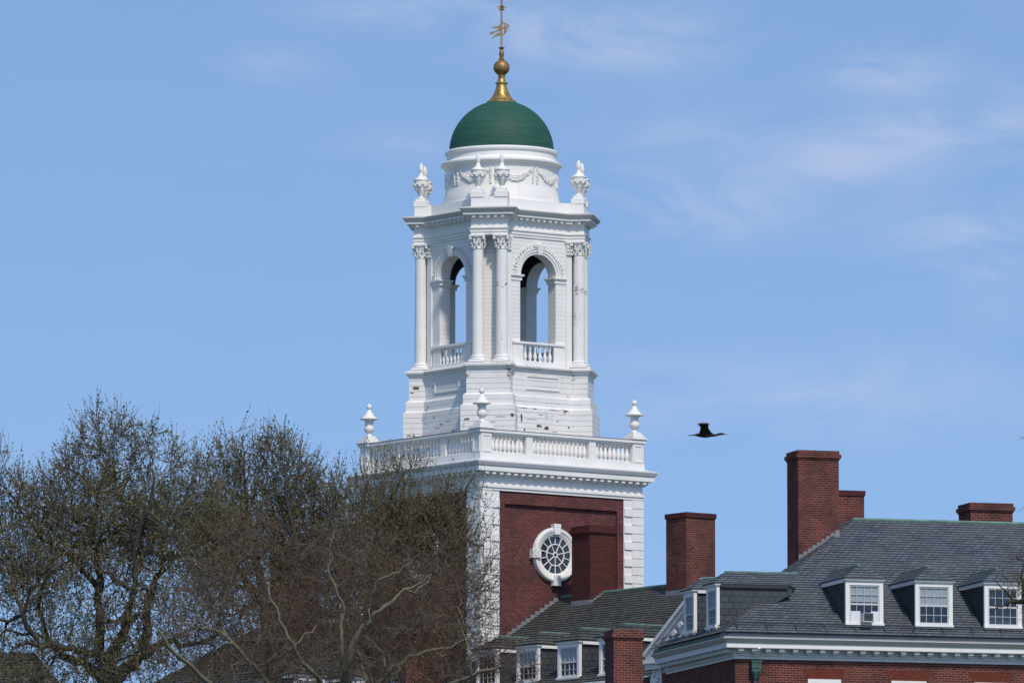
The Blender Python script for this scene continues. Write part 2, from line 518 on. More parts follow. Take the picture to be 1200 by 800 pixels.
# main cornice
c = MB()
c.sweep(SQ, [(0.0, 28.735), (0.05, 28.735), (0.05, 28.80), (0.09, 28.83), (0.09, 28.91), (0.035, 28.92), (0.035, 29.20), (0.07, 29.26), (0.08, 29.35),
             (0.33, 29.36), (0.33, 29.53), (0.0, 29.53)])
c2 = MB(); c2.sweep(SQ, [(0.0, 29.532), (0.34, 29.532), (0.37, 29.55), (0.43, 29.66), (0.43, 29.70), (0.10, 29.78), (0.0, 29.78)])
for k in range(4):
    c.M = rotm(k * PI / 2); n = 23
    for i in range(n):
        x = -S - 0.1 + (2 * S + 0.2) * (i + 0.5) / n
        c.box(x - 0.075, x + 0.075, -S - 0.29, -S - 0.06, 29.262, 29.358); c.box(x - 0.06, x + 0.06, -S - 0.20, -S - 0.06, 29.21, 29.262)
c.M = None
mc = c.build('main_cornice', 'white_clean', tower)
c2.build('cornice_gutter', 'grey_trim', mc)

# roof balustrade
BO = S + 0.06
bal = MB()
for k in range(4):
    bal.M = rotm(k * PI / 2)
    bal.box(-BO + 0.5, BO - 0.5, -BO, -BO + 0.36, 29.74, 29.985)      # plinth
    bal.box(-BO + 0.5, BO - 0.5, -BO - 0.0, -BO + 0.30, 29.985, 30.03)
    bal.box(-BO + 0.5, BO - 0.5, -BO + 0.0, -BO + 0.30, 30.64, 30.70)      # rail
    bal.box(-BO + 0.5, BO - 0.5, -BO - 0.05, -BO + 0.35, 30.70, 30.79)
    for xp in (-1.40, 1.31):
        bal.box(xp - 0.14, xp + 0.14, -BO + 0.02, -BO + 0.30, 30.03, 30.64)
    # corner post
    bal.box(-BO - 0.03, -BO + 0.50, -BO - 0.03, -BO + 0.50, 29.74, 29.99)
    bal.box(-BO - 0.005, -BO + 0.47, -BO - 0.005, -BO + 0.47, 29.99, 30.70)
    for (x0, x1, z0, z1) in ((0.03, 0.44, 30.58, 30.66), (0.03, 0.44, 30.03, 30.11), (0.03, 0.10, 30.11, 30.58), (0.37, 0.44, 30.11, 30.58)):
        bal.box(-BO + x0, -BO + x1, -BO - 0.03, -BO + 0.1, z0, z1)
        bal.box(-BO - 0.03, -BO + 0.1, -BO + x0, -BO + x1, z0, z1)
    bal.box(-BO - 0.07, -BO + 0.54, -BO - 0.07, -BO + 0.54, 30.70, 30.80)
bal.M = None
bal_o = bal.build('balustrade', 'white', tower)
rc = MB()
for k in range(4):
    rc.M = rotm(k * PI / 2); rc.box(-BO + 0.55, BO - 0.55, -BO - 0.06, -BO + 0.36, 30.792, 30.812)
    rc.box(-BO - 0.08, -BO + 0.545, -BO - 0.08, -BO + 0.545, 30.802, 30.82)
rc.M = None
rc.build('rail_capping', 'lead', bal_o)
bm_ = MB()
bm_.lathe([(0.075, 0), (0.075, 0.04), (0.04, 0.055), (0.062, 0.10), (0.086, 0.18), (0.080, 0.26), (0.044, 0.40), (0.036, 0.46), (0.06, 0.49), (0.046, 0.52), (0.075, 0.555), (0.075, 0.61)], seg=10)
proto_bal = bm_.build('baluster', 'white', bal_o, loc=(0, 0, 0))
spots = []
for k in (0, 3):                                     # the two sides that face the river
    for x0, x1, n in ((-2.98, -1.58, 8), (-1.22, 1.13, 13), (1.49, 2.98, 8)):
        for i in range(n):
            x = x0 + (x1 - x0) * (i + 0.5) / n
            a = k * PI / 2
            spots.append((x * math.cos(a) + (BO - 0.15) * math.sin(a), x * math.sin(a) - (BO - 0.15) * math.cos(a), 30.03))
proto_bal.location = spots[0]
for p in spots[1:]:
    o = proto_bal.copy(); COL.objects.link(o); o.location = p

# urns on the balustrade posts
u = MB()
for w_, z0, z1 in ((0.33, 0, 0.05), (0.28, 0.05, 0.12), (0.22, 0.12, 0.20), (0.16, 0.20, 0.27)): u.box(-w_, w_, -w_, w_, z0, z1)
u.lathe([(0.12, 0.27), (0.10, 0.30), (0.07, 0.35), (0.08, 0.38), (0.15, 0.43), (0.185, 0.50), (0.18, 0.56), (0.145, 0.66), (0.14, 0.74), (0.17, 0.82), (0.30, 0.86)], seg=36, flute=12, fd=0.10)
u.lathe([(0.32, 0.855), (0.325, 0.885), (0.24, 0.93), (0.17, 1.0), (0.11, 1.10), (0.06, 1.17), (0.045, 1.22)], seg=36, flute=12, fd=0.08)
u.lathe([(0.05, 1.21), (0.09, 1.25), (0.098, 1.30), (0.08, 1.36), (0.02, 1.395)], seg=12)
proto_urn = u.build('post_urn', 'white', tower)
proto_urn.location = (-S + 0.16, -S + 0.16, 30.82)
for sx, sy in ((1, -1), (-1, 1)):
    o = proto_urn.copy(); COL.objects.link(o); o.location = (sx * (S - 0.16), sy * (S - 0.16), 30.82)

# stepped lantern base
base_plan = plan16(3.12, 1.53, 2.345)
lb = MB()
lb.sweep(base_plan, [(0.18, 29.70), (0.18, 31.78), (0.10, 31.84), (0.10, 32.16), (0.02, 32.22), (0.0, 32.24), (0.0, 33.04), (0.05, 33.06), (0.07, 33.12), (0.13, 33.15), (0.14, 33.21), (0.04, 33.26), (-0.2, 33.30)])
lb_o = lb.build('lantern_base', 'boards', tower)
for k in (0, 3):                                                        # raised panel mouldings
    p = MB(); p.M = rotm(k * PI / 2)
    y0, y1 = -2.375, -2.34
    for (x0, x1, z0, z1) in ((-0.72, 0.72, 32.86, 32.91), (-0.72, 0.72, 32.42, 32.47), (-0.72, -0.67, 32.47, 32.86), (0.67, 0.72, 32.47, 32.86)):
        p.box(x0, x1, y0, y1, z0, z1)
    p.build('panel_moulding', 'white', tower)
# places where paint and boards have gone
dg = 1 / ST2


def patch(o, t, n, w, hgt, seed, dz=0.0):
    rs = random.Random(seed); o, t, n = Vector(o), Vector(t), Vector(n); m_ = MB(); k = 11
    pts = []
    for i in range(k):
        a = 2 * PI * i / k; rr = rs.uniform(0.55, 1.0)
        pts.append(o + t * (math.cos(a) * w * rr) + Vector((0, 0, math.sin(a) * hgt * rr)) + n * 0.004)
    m_.ext(pts, -n * 0.02)
    m_.build('bare_wood_patch', 'wood', tower)


fn, rt, lt = Vector((-dg, -dg, 0)), Vector((1, 0, 0)), Vector((0, -1, 0))
tn = Vector((dg, -dg, 0))
patch(fn * 3.30 - tn * 0.72 + Vector((0, 0, 31.30)), tn, fn, 0.13, 0.05, 1)
patch(fn * 3.30 + tn * 0.85 + Vector((0, 0, 31.42)), tn, fn, 0.07, 0.09, 2)
patch(Vector((-0.28, -2.525, 31.16)), rt, Vector((0, -1, 0)), 0.17, 0.065, 3)
patch(Vector((0.06, -2.525, 31.12)), rt, Vector((0, -1, 0)), 0.13, 0.09, 4)
patch(Vector((-1.03, -2.525, 31.40)), rt, Vector((0, -1, 0)), 0.05, 0.16, 5)
patch(Vector((-2.525, 0.10, 31.30)), lt, Vector((-1, 0, 0)), 0.10, 0.03, 6)
ln = Vector((-dg, dg, 0)); sl = Vector((dg, dg, 0))      # the left pier shows its near flank
lo = ln * 2.88 - sl * 0.765
patch(lo + Vector((0, 0, 32.66)), ln, -sl, 0.19, 0.085, 7)
patch(lo + ln * 0.14 + Vector((0, 0, 32.50)), ln, -sl, 0.08, 0.03, 8)
patch(ln * 2.92 - sl * 0.945 + Vector((0, 0, 30.95)), ln, -sl, 0.05, 0.13, 9)
patch(ln * 3.10 - sl * 0.945 + Vector((0, 0, 31.0)), ln, -sl, 0.12, 0.03, 10)

for i, (x_, z_, w_, h_) in enumerate(((-0.95, 31.745, 0.22, 0.014), (-0.45, 31.74, 0.12, 0.02), (0.35, 31.75, 0.30, 0.012), (0.9, 31.74, 0.12, 0.03), (-0.62, 31.37, 0.30, 0.012), (-0.2, 31.55, 0.10, 0.018), (0.52, 31.37, 0.09, 0.02), (1.0, 31.18, 0.05, 0.05), (-0.9, 31.0, 0.06, 0.06), (0.4, 31.0, 0.16, 0.012))):
    patch(Vector((x_, -2.525, z_)), rt, Vector((0, -1, 0)), w_, h_, 20 + i)
for i, (q_, z_, w_, h_) in enumerate(((-0.1, 31.56, 0.22, 0.011), (0.45, 31.37, 0.26, 0.014), (0.2, 31.18, 0.12, 0.014), (-0.55, 31.0, 0.15, 0.012))):
    patch(fn * 3.30 + tn * q_ + Vector((0, 0, z_)), tn, fn, w_, h_, 40 + i)
for i, (q_, z_, w_, h_) in enumerate(((-0.3, 31.37, 0.25, 0.010), (0.3, 31.18, 0.2, 0.012), (0.5, 31.56, 0.10, 0.016), (-0.6, 31.02, 0.1, 0.03))):
    patch(Vector((-2.525, q_, z_)), lt, Vector((-1, 0, 0)), w_, h_, 50 + i)

# arcaded stage
AW, TH = 2.10, 0.44
ZS, ZT, OW = 36.40, 37.90, 0.765
Z0 = 33.28
for k in range(4):
    wl_ = MB(); wl_.M = rotm(k * PI / 2)
    hw = 1.30
    wl_.box(-hw, -OW, -AW, -AW + TH, Z0, ZS); wl_.box(OW, hw, -AW, -AW + TH, Z0, ZS)
    N = 18
    arc = [(-OW * math.cos(PI * i / N), ZS + OW * math.sin(PI * i / N)) for i in range(N + 1)]
    top = [(-hw + 2 * hw * i / N, ZT) for i in range(N + 1)]
    for yy, fl in ((-AW, 0), (-AW + TH, 1)):
        vs = [(x, yy, z) for x, z in arc] + [(x, yy, z) for x, z in top]
        fs = [(i, i + 1, N + 2 + i, N + 1 + i) for i in range(N)]
        wl_.add(vs, [f[::-1] for f in fs] if fl else fs)
        e = [(-hw, yy, ZS), (-OW, yy, ZS), (-hw, yy, ZT), (hw, yy, ZS), (OW, yy, ZS), (hw, yy, ZT)]
        wl_.add(e, [(0, 1, 2), (4, 3, 5)] if not fl else [(1, 0, 2), (3, 4, 5)])
    vs = [(x, y, z) for y in (-AW, -AW + TH) for x, z in arc]
    wl_.add(vs, [(i, N + 1 + i, N + 2 + i, i + 1) for i in range(N)], smooth=True)
    # corner piece behind the paired columns
    wl_.M = rotm(k * PI / 2 + PI / 4)
    wl_.box(-0.62, 0.62, -2.42, -2.0, Z0, ZT)
    wl_.build('arcade_wall', 'siding', tower)
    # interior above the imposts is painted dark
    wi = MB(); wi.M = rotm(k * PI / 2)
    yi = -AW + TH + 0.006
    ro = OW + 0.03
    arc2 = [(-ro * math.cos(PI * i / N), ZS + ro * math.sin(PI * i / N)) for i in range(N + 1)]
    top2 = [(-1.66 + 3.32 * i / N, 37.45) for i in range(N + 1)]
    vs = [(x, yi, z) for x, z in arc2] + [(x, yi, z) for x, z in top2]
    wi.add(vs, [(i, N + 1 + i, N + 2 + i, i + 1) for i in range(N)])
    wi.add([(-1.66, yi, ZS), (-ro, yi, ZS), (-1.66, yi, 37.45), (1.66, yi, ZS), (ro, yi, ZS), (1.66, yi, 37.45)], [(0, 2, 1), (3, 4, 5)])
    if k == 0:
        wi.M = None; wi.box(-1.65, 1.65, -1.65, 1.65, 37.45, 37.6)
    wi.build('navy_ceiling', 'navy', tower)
fl = MB(); fl.box(-1.9, 1.9, -1.9, 1.9, 33.1, 33.315); fl.build('lantern_floor', 'lead', tower)

for k in range(4):
    Mk = rotm(k * PI / 2)
    a = MB(); a.M = Mk
    N = 20
    for (r0, r1, pr) in ((OW - 0.005, OW + 0.075, 0.035), (OW + 0.075, OW + 0.17, 0.065), (OW + 0.17, OW + 0.20, 0.09)):   # moulded archivolt
        for i in range(N):
            t0, t1 = PI * i / N, PI * (i + 1) / N
            q = [(-r * math.cos(t), -AW - pr, ZS + r * math.sin(t)) for r, t in ((r0, t0), (r1, t0), (r1, t1), (r0, t1))]
            a.ext(q, (0, pr + 0.02, 0))
    # foliage border
    for i in range(26):
        t = PI * (i + 0.5) / 26
        if abs(t - PI / 2) < 0.22: continue
        for dr in (0.0, 0.075):
            rr = OW + 0.235 + dr + random.uniform(-0.02, 0.02)
            a.blob((-rr * math.cos(t + random.uniform(-.03, .012)), -AW - 0.03, ZS + rr * math.sin(t)), random.uniform(0.035, 0.058), 1, 0.8, 1)
    a.build('archivolt', 'white', tower)
    kz = MB(); kz.M = Mk
    kz.ext([(-0.085, -AW - 0.14, ZS + OW - 0.04), (0.085, -AW - 0.14, ZS + OW - 0.04), (0.13, -AW - 0.17, ZS + OW + 0.30), (-0.13, -AW - 0.17, ZS + OW + 0.30)], (0, 0.2, 0))
    for i in range(9): kz.blob((random.uniform(-.2, .2), -AW - 0.1, ZS + OW + 0.27 + random.uniform(-.03, .06)), 0.055)
    kz.build('keystone', 'white', tower)
    for sx in (-1, 1):                                                          # imposts
        im = MB(); im.M = Mk
        x0, x1 = sorted((sx * (OW - 0.03), sx * 1.20))
        for (p_, za, zb) in ((0.03, -0.20, -0.09), (0.06, -0.09, -0.05), (0.09, -0.05, 0.0)):
            xa = x0 - (p_ if sx > 0 else 0); xb = x1 + (p_ if sx < 0 else 0)
            im.box(xa, xb, -AW - p_, -AW + TH + p_ * 0.8, ZS + za, ZS + zb)
        im.build('impost', 'white', tower)
    bs = MB(); bs.M = Mk
    bs.box(-1.12, 1.12, -AW - 0.12, -AW + 0.16, Z0, Z0 + 0.14)
    bs.box(-0.765, 0.765, -AW - 0.05, -AW + 0.11, Z0 + 0.70, Z0 + 0.735)
    bs.box(-1.12, 1.12, -AW - 0.09, -AW + 0.14, Z0 + 0.735, Z0 + 0.81)
    for sx in (-1, 1):
        x0, x1 = sorted((sx * 0.66, sx * 1.10)); bs.box(x0, x1, -AW - 0.045, -AW + 0.02, Z0 + 0.14, Z0 + 0.735)
    bo = bs.build('arch_balustrade', 'white', tower)
    if k in (0, 3):
        mb2 = MB(); mb2.lathe([(0.07, 0), (0.07, 0.03), (0.036, 0.05), (0.076, 0.17), (0.055, 0.24), (0.028, 0.38), (0.045, 0.44), (0.03, 0.47), (0.06, 0.51), (0.06, 0.56)], seg=10)
        pb = mb2.build('baluster', 'white', bo)
        ca, sa = math.cos(k * PI / 2), math.sin(k * PI / 2)
        for i in range(6):
            x = -0.64 + 1.28 * (i + 0.5) / 6; y = -AW + 0.03
            o = pb if i == 0 else pb.copy()
            if i: COL.objects.link(o)
            o.location = (x * ca - y * sa, x * sa + y * ca, Z0 + 0.14)
    # flat pilasters at the wall ends
    for sx in (-1, 1):
        pl = MB(); pl.M = Mk
        x0, x1 = sorted((sx * 1.19, sx * 1.43))
        pl.box(x0, x1, -AW - 0.05, -AW + 0.12, Z0, 37.20)
        pl.box(x0 - 0.03, x1 + 0.03, -AW - 0.09, -AW + 0.12, Z0, Z0 + 0.16)
        pl.box(x0 - 0.04, x1 + 0.04, -AW - 0.11, -AW + 0.12, 37.62, 37.70)
        pl.box(x0, x1, -AW - 0.06, -AW + 0.12, 37.2, 37.62)
        for zz in (37.26, 37.38, 37.50):
            for i in range(3): pl.blob((x0 + 0.24 * (i + 0.5) / 3, -AW - 0.085, zz), 0.062)
        pl.build('pilaster', 'white', tower)


def capital(mb):
    mb.lathe([(0.19, 0.0), (0.215, 0.015), (0.195, 0.035), (0.19, 0.10), (0.20, 0.28), (0.245, 0.40), (0.27, 0.44)], seg=20)
    for row, n, z, r, s_ in ((0, 8, 0.12, 0.225, 0.055), (1, 8, 0.26, 0.245, 0.06)):
        for i in range(n):
            a = 2 * PI * (i + 0.5 * row) / n
            mb.blob((r * math.cos(a), r * math.sin(a), z), s_, 0.9, 0.9, 1.3)
            mb.blob(((r + 0.035) * math.cos(a), (r + 0.035) * math.sin(a), z + 0.06), s_ * 0.62)
    for i in range(4):
        a = PI / 4 + i * PI / 2
        mb.blob((0.33 * math.cos(a), 0.33 * math.sin(a), 0.385), 0.075)
        mb.blob((0.28 * math.cos(a + PI / 4), 0.28 * math.sin(a + PI / 4), 0.45), 0.05)
    mb.box(-0.275, 0.275, -0.275, 0.275, 0.44, 0.49)


sh = MB(); sh.lathe([(0.215, 0.0), (0.205, 0.1), (0.21, 1.2), (0.19, 3.72)], seg=28)
cp = MB(); capital(cp)
cbz = MB(); cbz.box(-0.29, 0.29, -0.29, 0.29, 0, 0.07); cbz.lathe([(0.29, 0.07), (0.30, 0.10), (0.285, 0.135), (0.25, 0.15), (0.245, 0.17), (0.265, 0.19), (0.25, 0.22), (0.222, 0.235)], seg=28)
col_me = None
for k in range(4):
    a = PI / 4 + k * PI / 2
    d, t = Vector((math.cos(a), math.sin(a), 0)), Vector((-math.sin(a), math.cos(a), 0))
    for s_ in (-1, 1):
        loc = d * 2.77 + t * (0.415 * s_) + Vector((0, 0, 33.30))
        rz = a
        if col_me is None:
            co = sh.build('column', 'white', tower)
            ca_ = cp.build('capital', 'white', co); ca_.location = (0, 0, 3.91)
            cb_ = cbz.build('column_base', 'white', co)
            me2 = co.data.copy(); me2.materials.clear(); me2.materials.append(M['peeling'])
            for p_ in (co,): p_.data = co.data
            sh_mesh, peel_mesh = co.data, me2
            col_me = co
        else:
            co = copy_tree(col_me, tower)
        co.location = loc; co.rotation_euler = (0, 0, rz)
        if k == 3 or (k == 2 and s_ == 1):
            co.data = peel_mesh; co['label'] = 'white column shaft with flaking paint'
for ob in [o for o in tower.children if o.name.startswith('column')]:
    for ch in ob.children:
        if ch.name.startswith('capital'): ch.location = (0, 0, 3.90)
for me_ in (sh_mesh, peel_mesh):
    for v in me_.vertices: v.co.z += 0.20

# entablature, attic
ent_plan = plan16(2.98, 1.26, 2.14)
e = MB()
e.sweep(ent_plan, [(-0.03, 37.68), (0.0, 37.70), (0.0, 37.78), (0.025, 37.785), (0.025, 37.86), (0.06, 37.90), (0.065, 37.94), (0.0, 37.95), (0.0, 38.22), (0.05, 38.27), (0.06, 38.36),
                  (0.24, 38.37), (0.25, 38.45), (-0.3, 38.45)])
e2 = MB(); e2.sweep(ent_plan, [(-0.3, 38.452), (0.26, 38.452), (0.29, 38.47), (0.36, 38.57), (0.36, 38.60), (0.02, 38.68), (-0.3, 38.68)])
n16 = len(ent_plan)
for i in range(n16):
    p0, p1 = Vector(ent_plan[i]), Vector(ent_plan[(i + 1) % n16])
    d = (p1 - p0); L = d.length; d.normalize(); nn = Vector((d.y, -d.x)); m = max(1, int(round(L / 0.26)))
    for j in range(m):
        q = p0 + d * (L * (j + 0.5) / m)
        e.M = Matrix(((d.x, nn.x, 0, q.x), (d.y, nn.y, 0, q.y), (0, 0, 1, 0), (0, 0, 0, 1)))
        vs = [(x, y, z) for z in (38.275, 38.368) for x, y in ((-0.055, 0.04), (0.055, 0.04), (0.055, 0.19), (-0.055, 0.19))]
        e.add(vs, [(0, 1, 2, 3), (7, 6, 5, 4), (4, 5, 1, 0), (5, 6, 2, 1), (6, 7, 3, 2), (7, 4, 0, 3)])
e.M = None
eo = e.build('entablature', 'white_clean', tower)
e2.build('cornice_gutter', 'lead_trim', eo)
at_ = MB()
at_.sweep(plan16(2.96, 1.26, 2.12), [(0, 38.6), (0, 39.02), (-0.3, 39.06)])
for k in range(4):
    at_.M = rotm(PI / 4 + k * PI / 2)
    for s_ in (-1, 1): at_.box(2.76 - 0.23, 2.76 + 0.23, 0.415 * s_ - 0.23, 0.415 * s_ + 0.23, 39.0, 39.19); at_.box(2.76 - 0.17, 2.76 + 0.17, 0.415 * s_ - 0.17, 0.415 * s_ + 0.17, 39.19, 39.29)
at_.M = None
at_.build('attic', 'white_clean', tower)
# finial urns above every column
u = MB()
u.lathe([(0.16, 0), (0.16, 0.03), (0.075, 0.06), (0.07, 0.10), (0.11, 0.16), (0.19, 0.33), (0.235, 0.47), (0.25, 0.58), (0.25, 0.62), (0.275, 0.65), (0.27, 0.68), (0.17, 0.73), (0.09, 0.80), (0.065, 0.88), (0.055, 0.92)], seg=24)
u.lathe([(0.05, 0.91), (0.085, 0.97), (0.092, 1.05), (0.07, 1.15), (0.03, 1.24), (0.005, 1.27)], seg=16, flute=8, fd=0.12)
for i in range(8):
    a = 2 * PI * i / 8
    for j in range(4):
        aa = a + (j - 1.5) * 0.19; zz = 0.56 - 0.12 * math.sin(PI * (j + .5) / 4)
        u.blob((0.255 * math.cos(aa), 0.255 * math.sin(aa), zz), 0.042)
    u.blob((0.20 * math.cos(a), 0.20 * math.sin(a), 0.36), 0.035, 1, 1, 2)
pu = u.build('attic_urn', 'white', tower)
first = True
for k in range(4):
    a = PI / 4 + k * PI / 2
    d, t = Vector((math.cos(a), math.sin(a), 0)), Vector((-math.sin(a), math.cos(a), 0))
    for s_ in (-1, 1):
        if k == 0: continue                     # the far pair stands behind the drum
        o = pu if first else pu.copy()
        if not first: COL.objects.link(o)
        first = False
        o.location = d * 2.76 + t * (0.415 * s_) + Vector((0, 0, 39.29))
# drum
dr = MB()
dr.lathe([(2.02, 38.9), (2.02, 39.16), (2.015, 39.24), (1.985, 39.36), (1.955, 39.50), (1.925, 39.60), (1.925, 40.22), (1.96, 40.25), (1.97, 40.31), (2.05, 40.37), (2.10, 40.42), (2.10, 40.48), (2.04, 40.52), (1.93, 40.55), (1.90, 40.60), (1.90, 40.78), (1.96, 40.82), (1.97, 40.88), (1.93, 40.93), (1.75, 40.96)], seg=96)
dr.build('drum', 'white_clean', tower, smooth_angle=25)
for i in range(8):
    g_ = MB(); a0 = R(-135 + 22.5) + i * PI / 4
    for j in range(27):
        q = j / 26; aa = a0 + (q - 0.5) * 0.62; zz = 40.08 - 0.30 * math.sin(PI * q)
        for _ in range(3):
            rr = 1.925 + random.uniform(0, 0.025)
            g_.blob((rr * math.cos(aa), rr * math.sin(aa), zz + random.uniform(-.06, .06)), random.uniform(0.04, 0.062) * (0.75 + 0.5 * math.sin(PI * q)))
    for sg in (-1, 1):
        for j in range(8):
            aa = a0 + sg * 0.345
            g_.blob((1.94 * math.cos(aa) , 1.94 * math.sin(aa), 40.16 - 0.07 * j + random.uniform(-.02, .02)), random.uniform(0.035, 0.075))
    g_.build('garland', 'white', tower)
dm = MB()
RD, HD = 1.82, 1.80
dm.lathe([(RD * math.cos(t), 40.93 + HD * math.sin(t)) for t in [PI / 2 * i / 28 for i in range(28)]], seg=96)
dm.build('dome', 'dome', tower, smooth_angle=60)
fi = MB()
fi.lathe([(0.52, 42.66), (0.52, 42.71), (0.47, 42.73), (0.40, 42.79), (0.31, 42.91), (0.24, 43.06), (0.19, 43.22), (0.175, 43.32), (0.22, 43.335), (0.22, 43.37), (0.16, 43.39), (0.13, 43.47), (0.11, 43.56), (0.13, 43.60), (0.13, 43.64)], seg=28)
fi_o = fi.build('finial', 'gold', tower)
bl_ = MB(); bl_.lathe([(0.283 * math.sin(t) + 0.001, 43.90 - 0.275 * math.cos(t)) for t in [PI * i / 16 for i in range(17)]], seg=28)
bl_.build('ball', 'old_gold', fi_o)
fb = MB(); fb.lathe([(0.10, 44.16), (0.11, 44.20), (0.06, 44.23), (0.085, 44.34), (0.09, 44.40), (0.06, 44.50), (0.05, 44.55), (0.10, 44.58), (0.12, 44.60), (0.04, 44.62), (0.035, 44.63), (0.03, 47.2)], seg=16)
fb.build('rod', 'old_gold', fi_o)
# weathervane: swallow-tailed pierced banner and a star, mounted on the rod
VA = R(-30)
wv = MB(); wv.M = rotm(VA, (0, 0, 45.2))


def plate(pts, th=0.012):
    wv.ext([(x, -th, z) for x, z in pts], (0, 2 * th, 0))


sc = 1 / 11.43 / 34 * 1.15
def vp(pts): plate([((x - 318) * sc, (420 - y) * sc) for x, y in pts])
vp([(325, 320), (350, 325), (395, 345), (415, 365), (405, 378), (385, 352), (350, 338), (325, 335)])
vp([(405, 378), (418, 366), (380, 430), (345, 475), (325, 480), (325, 468), (345, 455), (375, 415)])
vp([(325, 385), (385, 372), (390, 385), (325, 402)])
vp([(345, 330), (358, 334), (360, 460), (347, 466)])
vp([(375, 345), (388, 350), (372, 430), (362, 430)])
vp([(310, 345), (255, 375), (208, 376), (215, 390), (262, 398), (310, 392)])
vp([(310, 392), (285, 398), (262, 420), (235, 432), (182, 440), (185, 470), (215, 462), (245, 440), (290, 430), (310, 425)])
vp([(310, 440), (262, 455), (235, 480), (208, 515), (214, 522), (240, 495), (275, 482), (310, 478)])
wv.build('weathervane', 'old_gold', tower)
stt = MB()
zc_ = 46.0
stt.blob((0, 0, zc_), 0.10)
for i in range(8):
    a = PI * i / 4; dx, dz = math.cos(a), math.sin(a)
    L = 0.19 if i % 2 == 0 else 0.16
    for vx, vy in ((math.cos(VA), math.sin(VA)),):
        p0 = Vector((dx * vx * 0.05, dx * vy * 0.05, zc_ + dz * 0.05)); p1 = Vector((dx * vx * L, dx * vy * L, zc_ + dz * L))
        stt.tube([p0, p1], [0.03, 0.003], 5)
stt.build('star', 'old_gold', tower)

# round windows, one in each visible wall
for k in (0, 3):
    Mk = rotm(k * PI / 2, (0, 0, 0))
    WC = Vector((-0.25 if k == 0 else 0.1, 0, 26.66)); YP = -S + 0.09

    def ring(mb, prof, n=48, rx=1.0, rz=1.0):
        m_ = len(prof); vs, fs = [], []
        for i in range(n):
            a = 2 * PI * i / n
            for (r, y) in prof: vs.append((WC.x + r * math.cos(a), YP - y, WC.z + r * math.sin(a)))
        for i in range(n):
            for j in range(m_ - 1):
                q = ((i + 1) % n) * m_
                fs.append((i * m_ + j, i * m_ + j + 1, q + j + 1, q + j))
        mb.add(vs, fs, smooth=True)
    wf = MB(); wf.M = Mk
    ring(wf, [(0.64, 0.0), (0.64, 0.06), (0.69, 0.08), (0.71, 0.10), (0.79, 0.11), (0.81, 0.14), (0.89, 0.15), (0.92, 0.13), (0.94, 0.0)])
    for a in range(4):
        c_, s__ = math.cos(a * PI / 2), math.sin(a * PI / 2)
        wid = 0.14
        pts = [(0.70, -wid * 0.85), (1.06, -wid * 1.1), (1.06, wid * 1.1), (0.70, wid * 0.85)]
        wf.ext([(WC.x + x * c_ - z * s__, YP - 0.20, WC.z + x * s__ + z * c_) for x, z in pts], (0, 0.19, 0))
    wo = wf.build('round_window', 'white_clean', tower)
    gp = MB(); gp.M = Mk
    gp.ext([(WC.x + 0.65 * math.cos(2 * PI * i / 48), YP - 0.035, WC.z + 0.65 * math.sin(2 * PI * i / 48)) for i in range(48)], (0, 0.012, 0))
    gp.build('pane', mat_plain('dark_window_glass', (0.035, 0.042, 0.055), 0.12, spec=0.6) if k == 0 else bpy.data.materials['dark_window_glass'], wo)
    mu = MB(); mu.M = Mk
    for r_ in (0.085, 0.37):
        ring(mu, [(r_ - 0.018, 0.03), (r_ - 0.018, 0.075), (r_ + 0.018, 0.075), (r_ + 0.018, 0.03)], 40)
    for n_, r0, r1 in ((7, 0.10, 0.36), (14, 0.38, 0.645)):
        for i in range(n_):
            a = R(-90) + 2 * PI * i / n_; c_, s__ = math.cos(a), math.sin(a); w_ = 0.014
            mu.ext([(WC.x + x * c_ - z * s__, YP - 0.068, WC.z + x * s__ + z * c_) for x, z in ((r0, -w_), (r1, -w_), (r1, w_), (r0, w_))], (0, 0.03, 0))
    mu.build('muntin', 'white_clean', wo)


# ================================================================== chimneys
def chimney(x0, x1, y0, y1, z0, z1, parent, mat='brick_chim', cap='corbel', sides=None, flash=True):
    c = MB()
    c.box(x0, x1, y0, y1, z0, z1 - 0.30)
    if cap == 'corbel':
        c.box(x0 - 0.03, x1 + 0.03, y0 - 0.03, y1 + 0.03, z1 - 0.30, z1 - 0.24)
        c.box(x0 - 0.07, x1 + 0.07, y0 - 0.07, y1 + 0.07, z1 - 0.24, z1 - 0.12)
        c.box(x0 - 0.02, x1 + 0.02, y0 - 0.02, y1 + 0.02, z1 - 0.12, z1)
    else:
        c.box(x0, x1, y0, y1, z1 - 0.30, z1 - 0.17)
        c.box(x0 - 0.035, x1 + 0.035, y0 - 0.035, y1 + 0.035, z1 - 0.17, z1, mat=1)
    o = c.build('chimney', [mat, 'brick_dark'], parent)
    t = MB(); t.box(x0 + 0.1, x1 - 0.1, y0 + 0.1, y1 - 0.1, z1 - 0.02, z1 + 0.035); t.build('chimney_cap', 'copper' if cap == 'corbel' else 'lead', o) if False else None
    return o


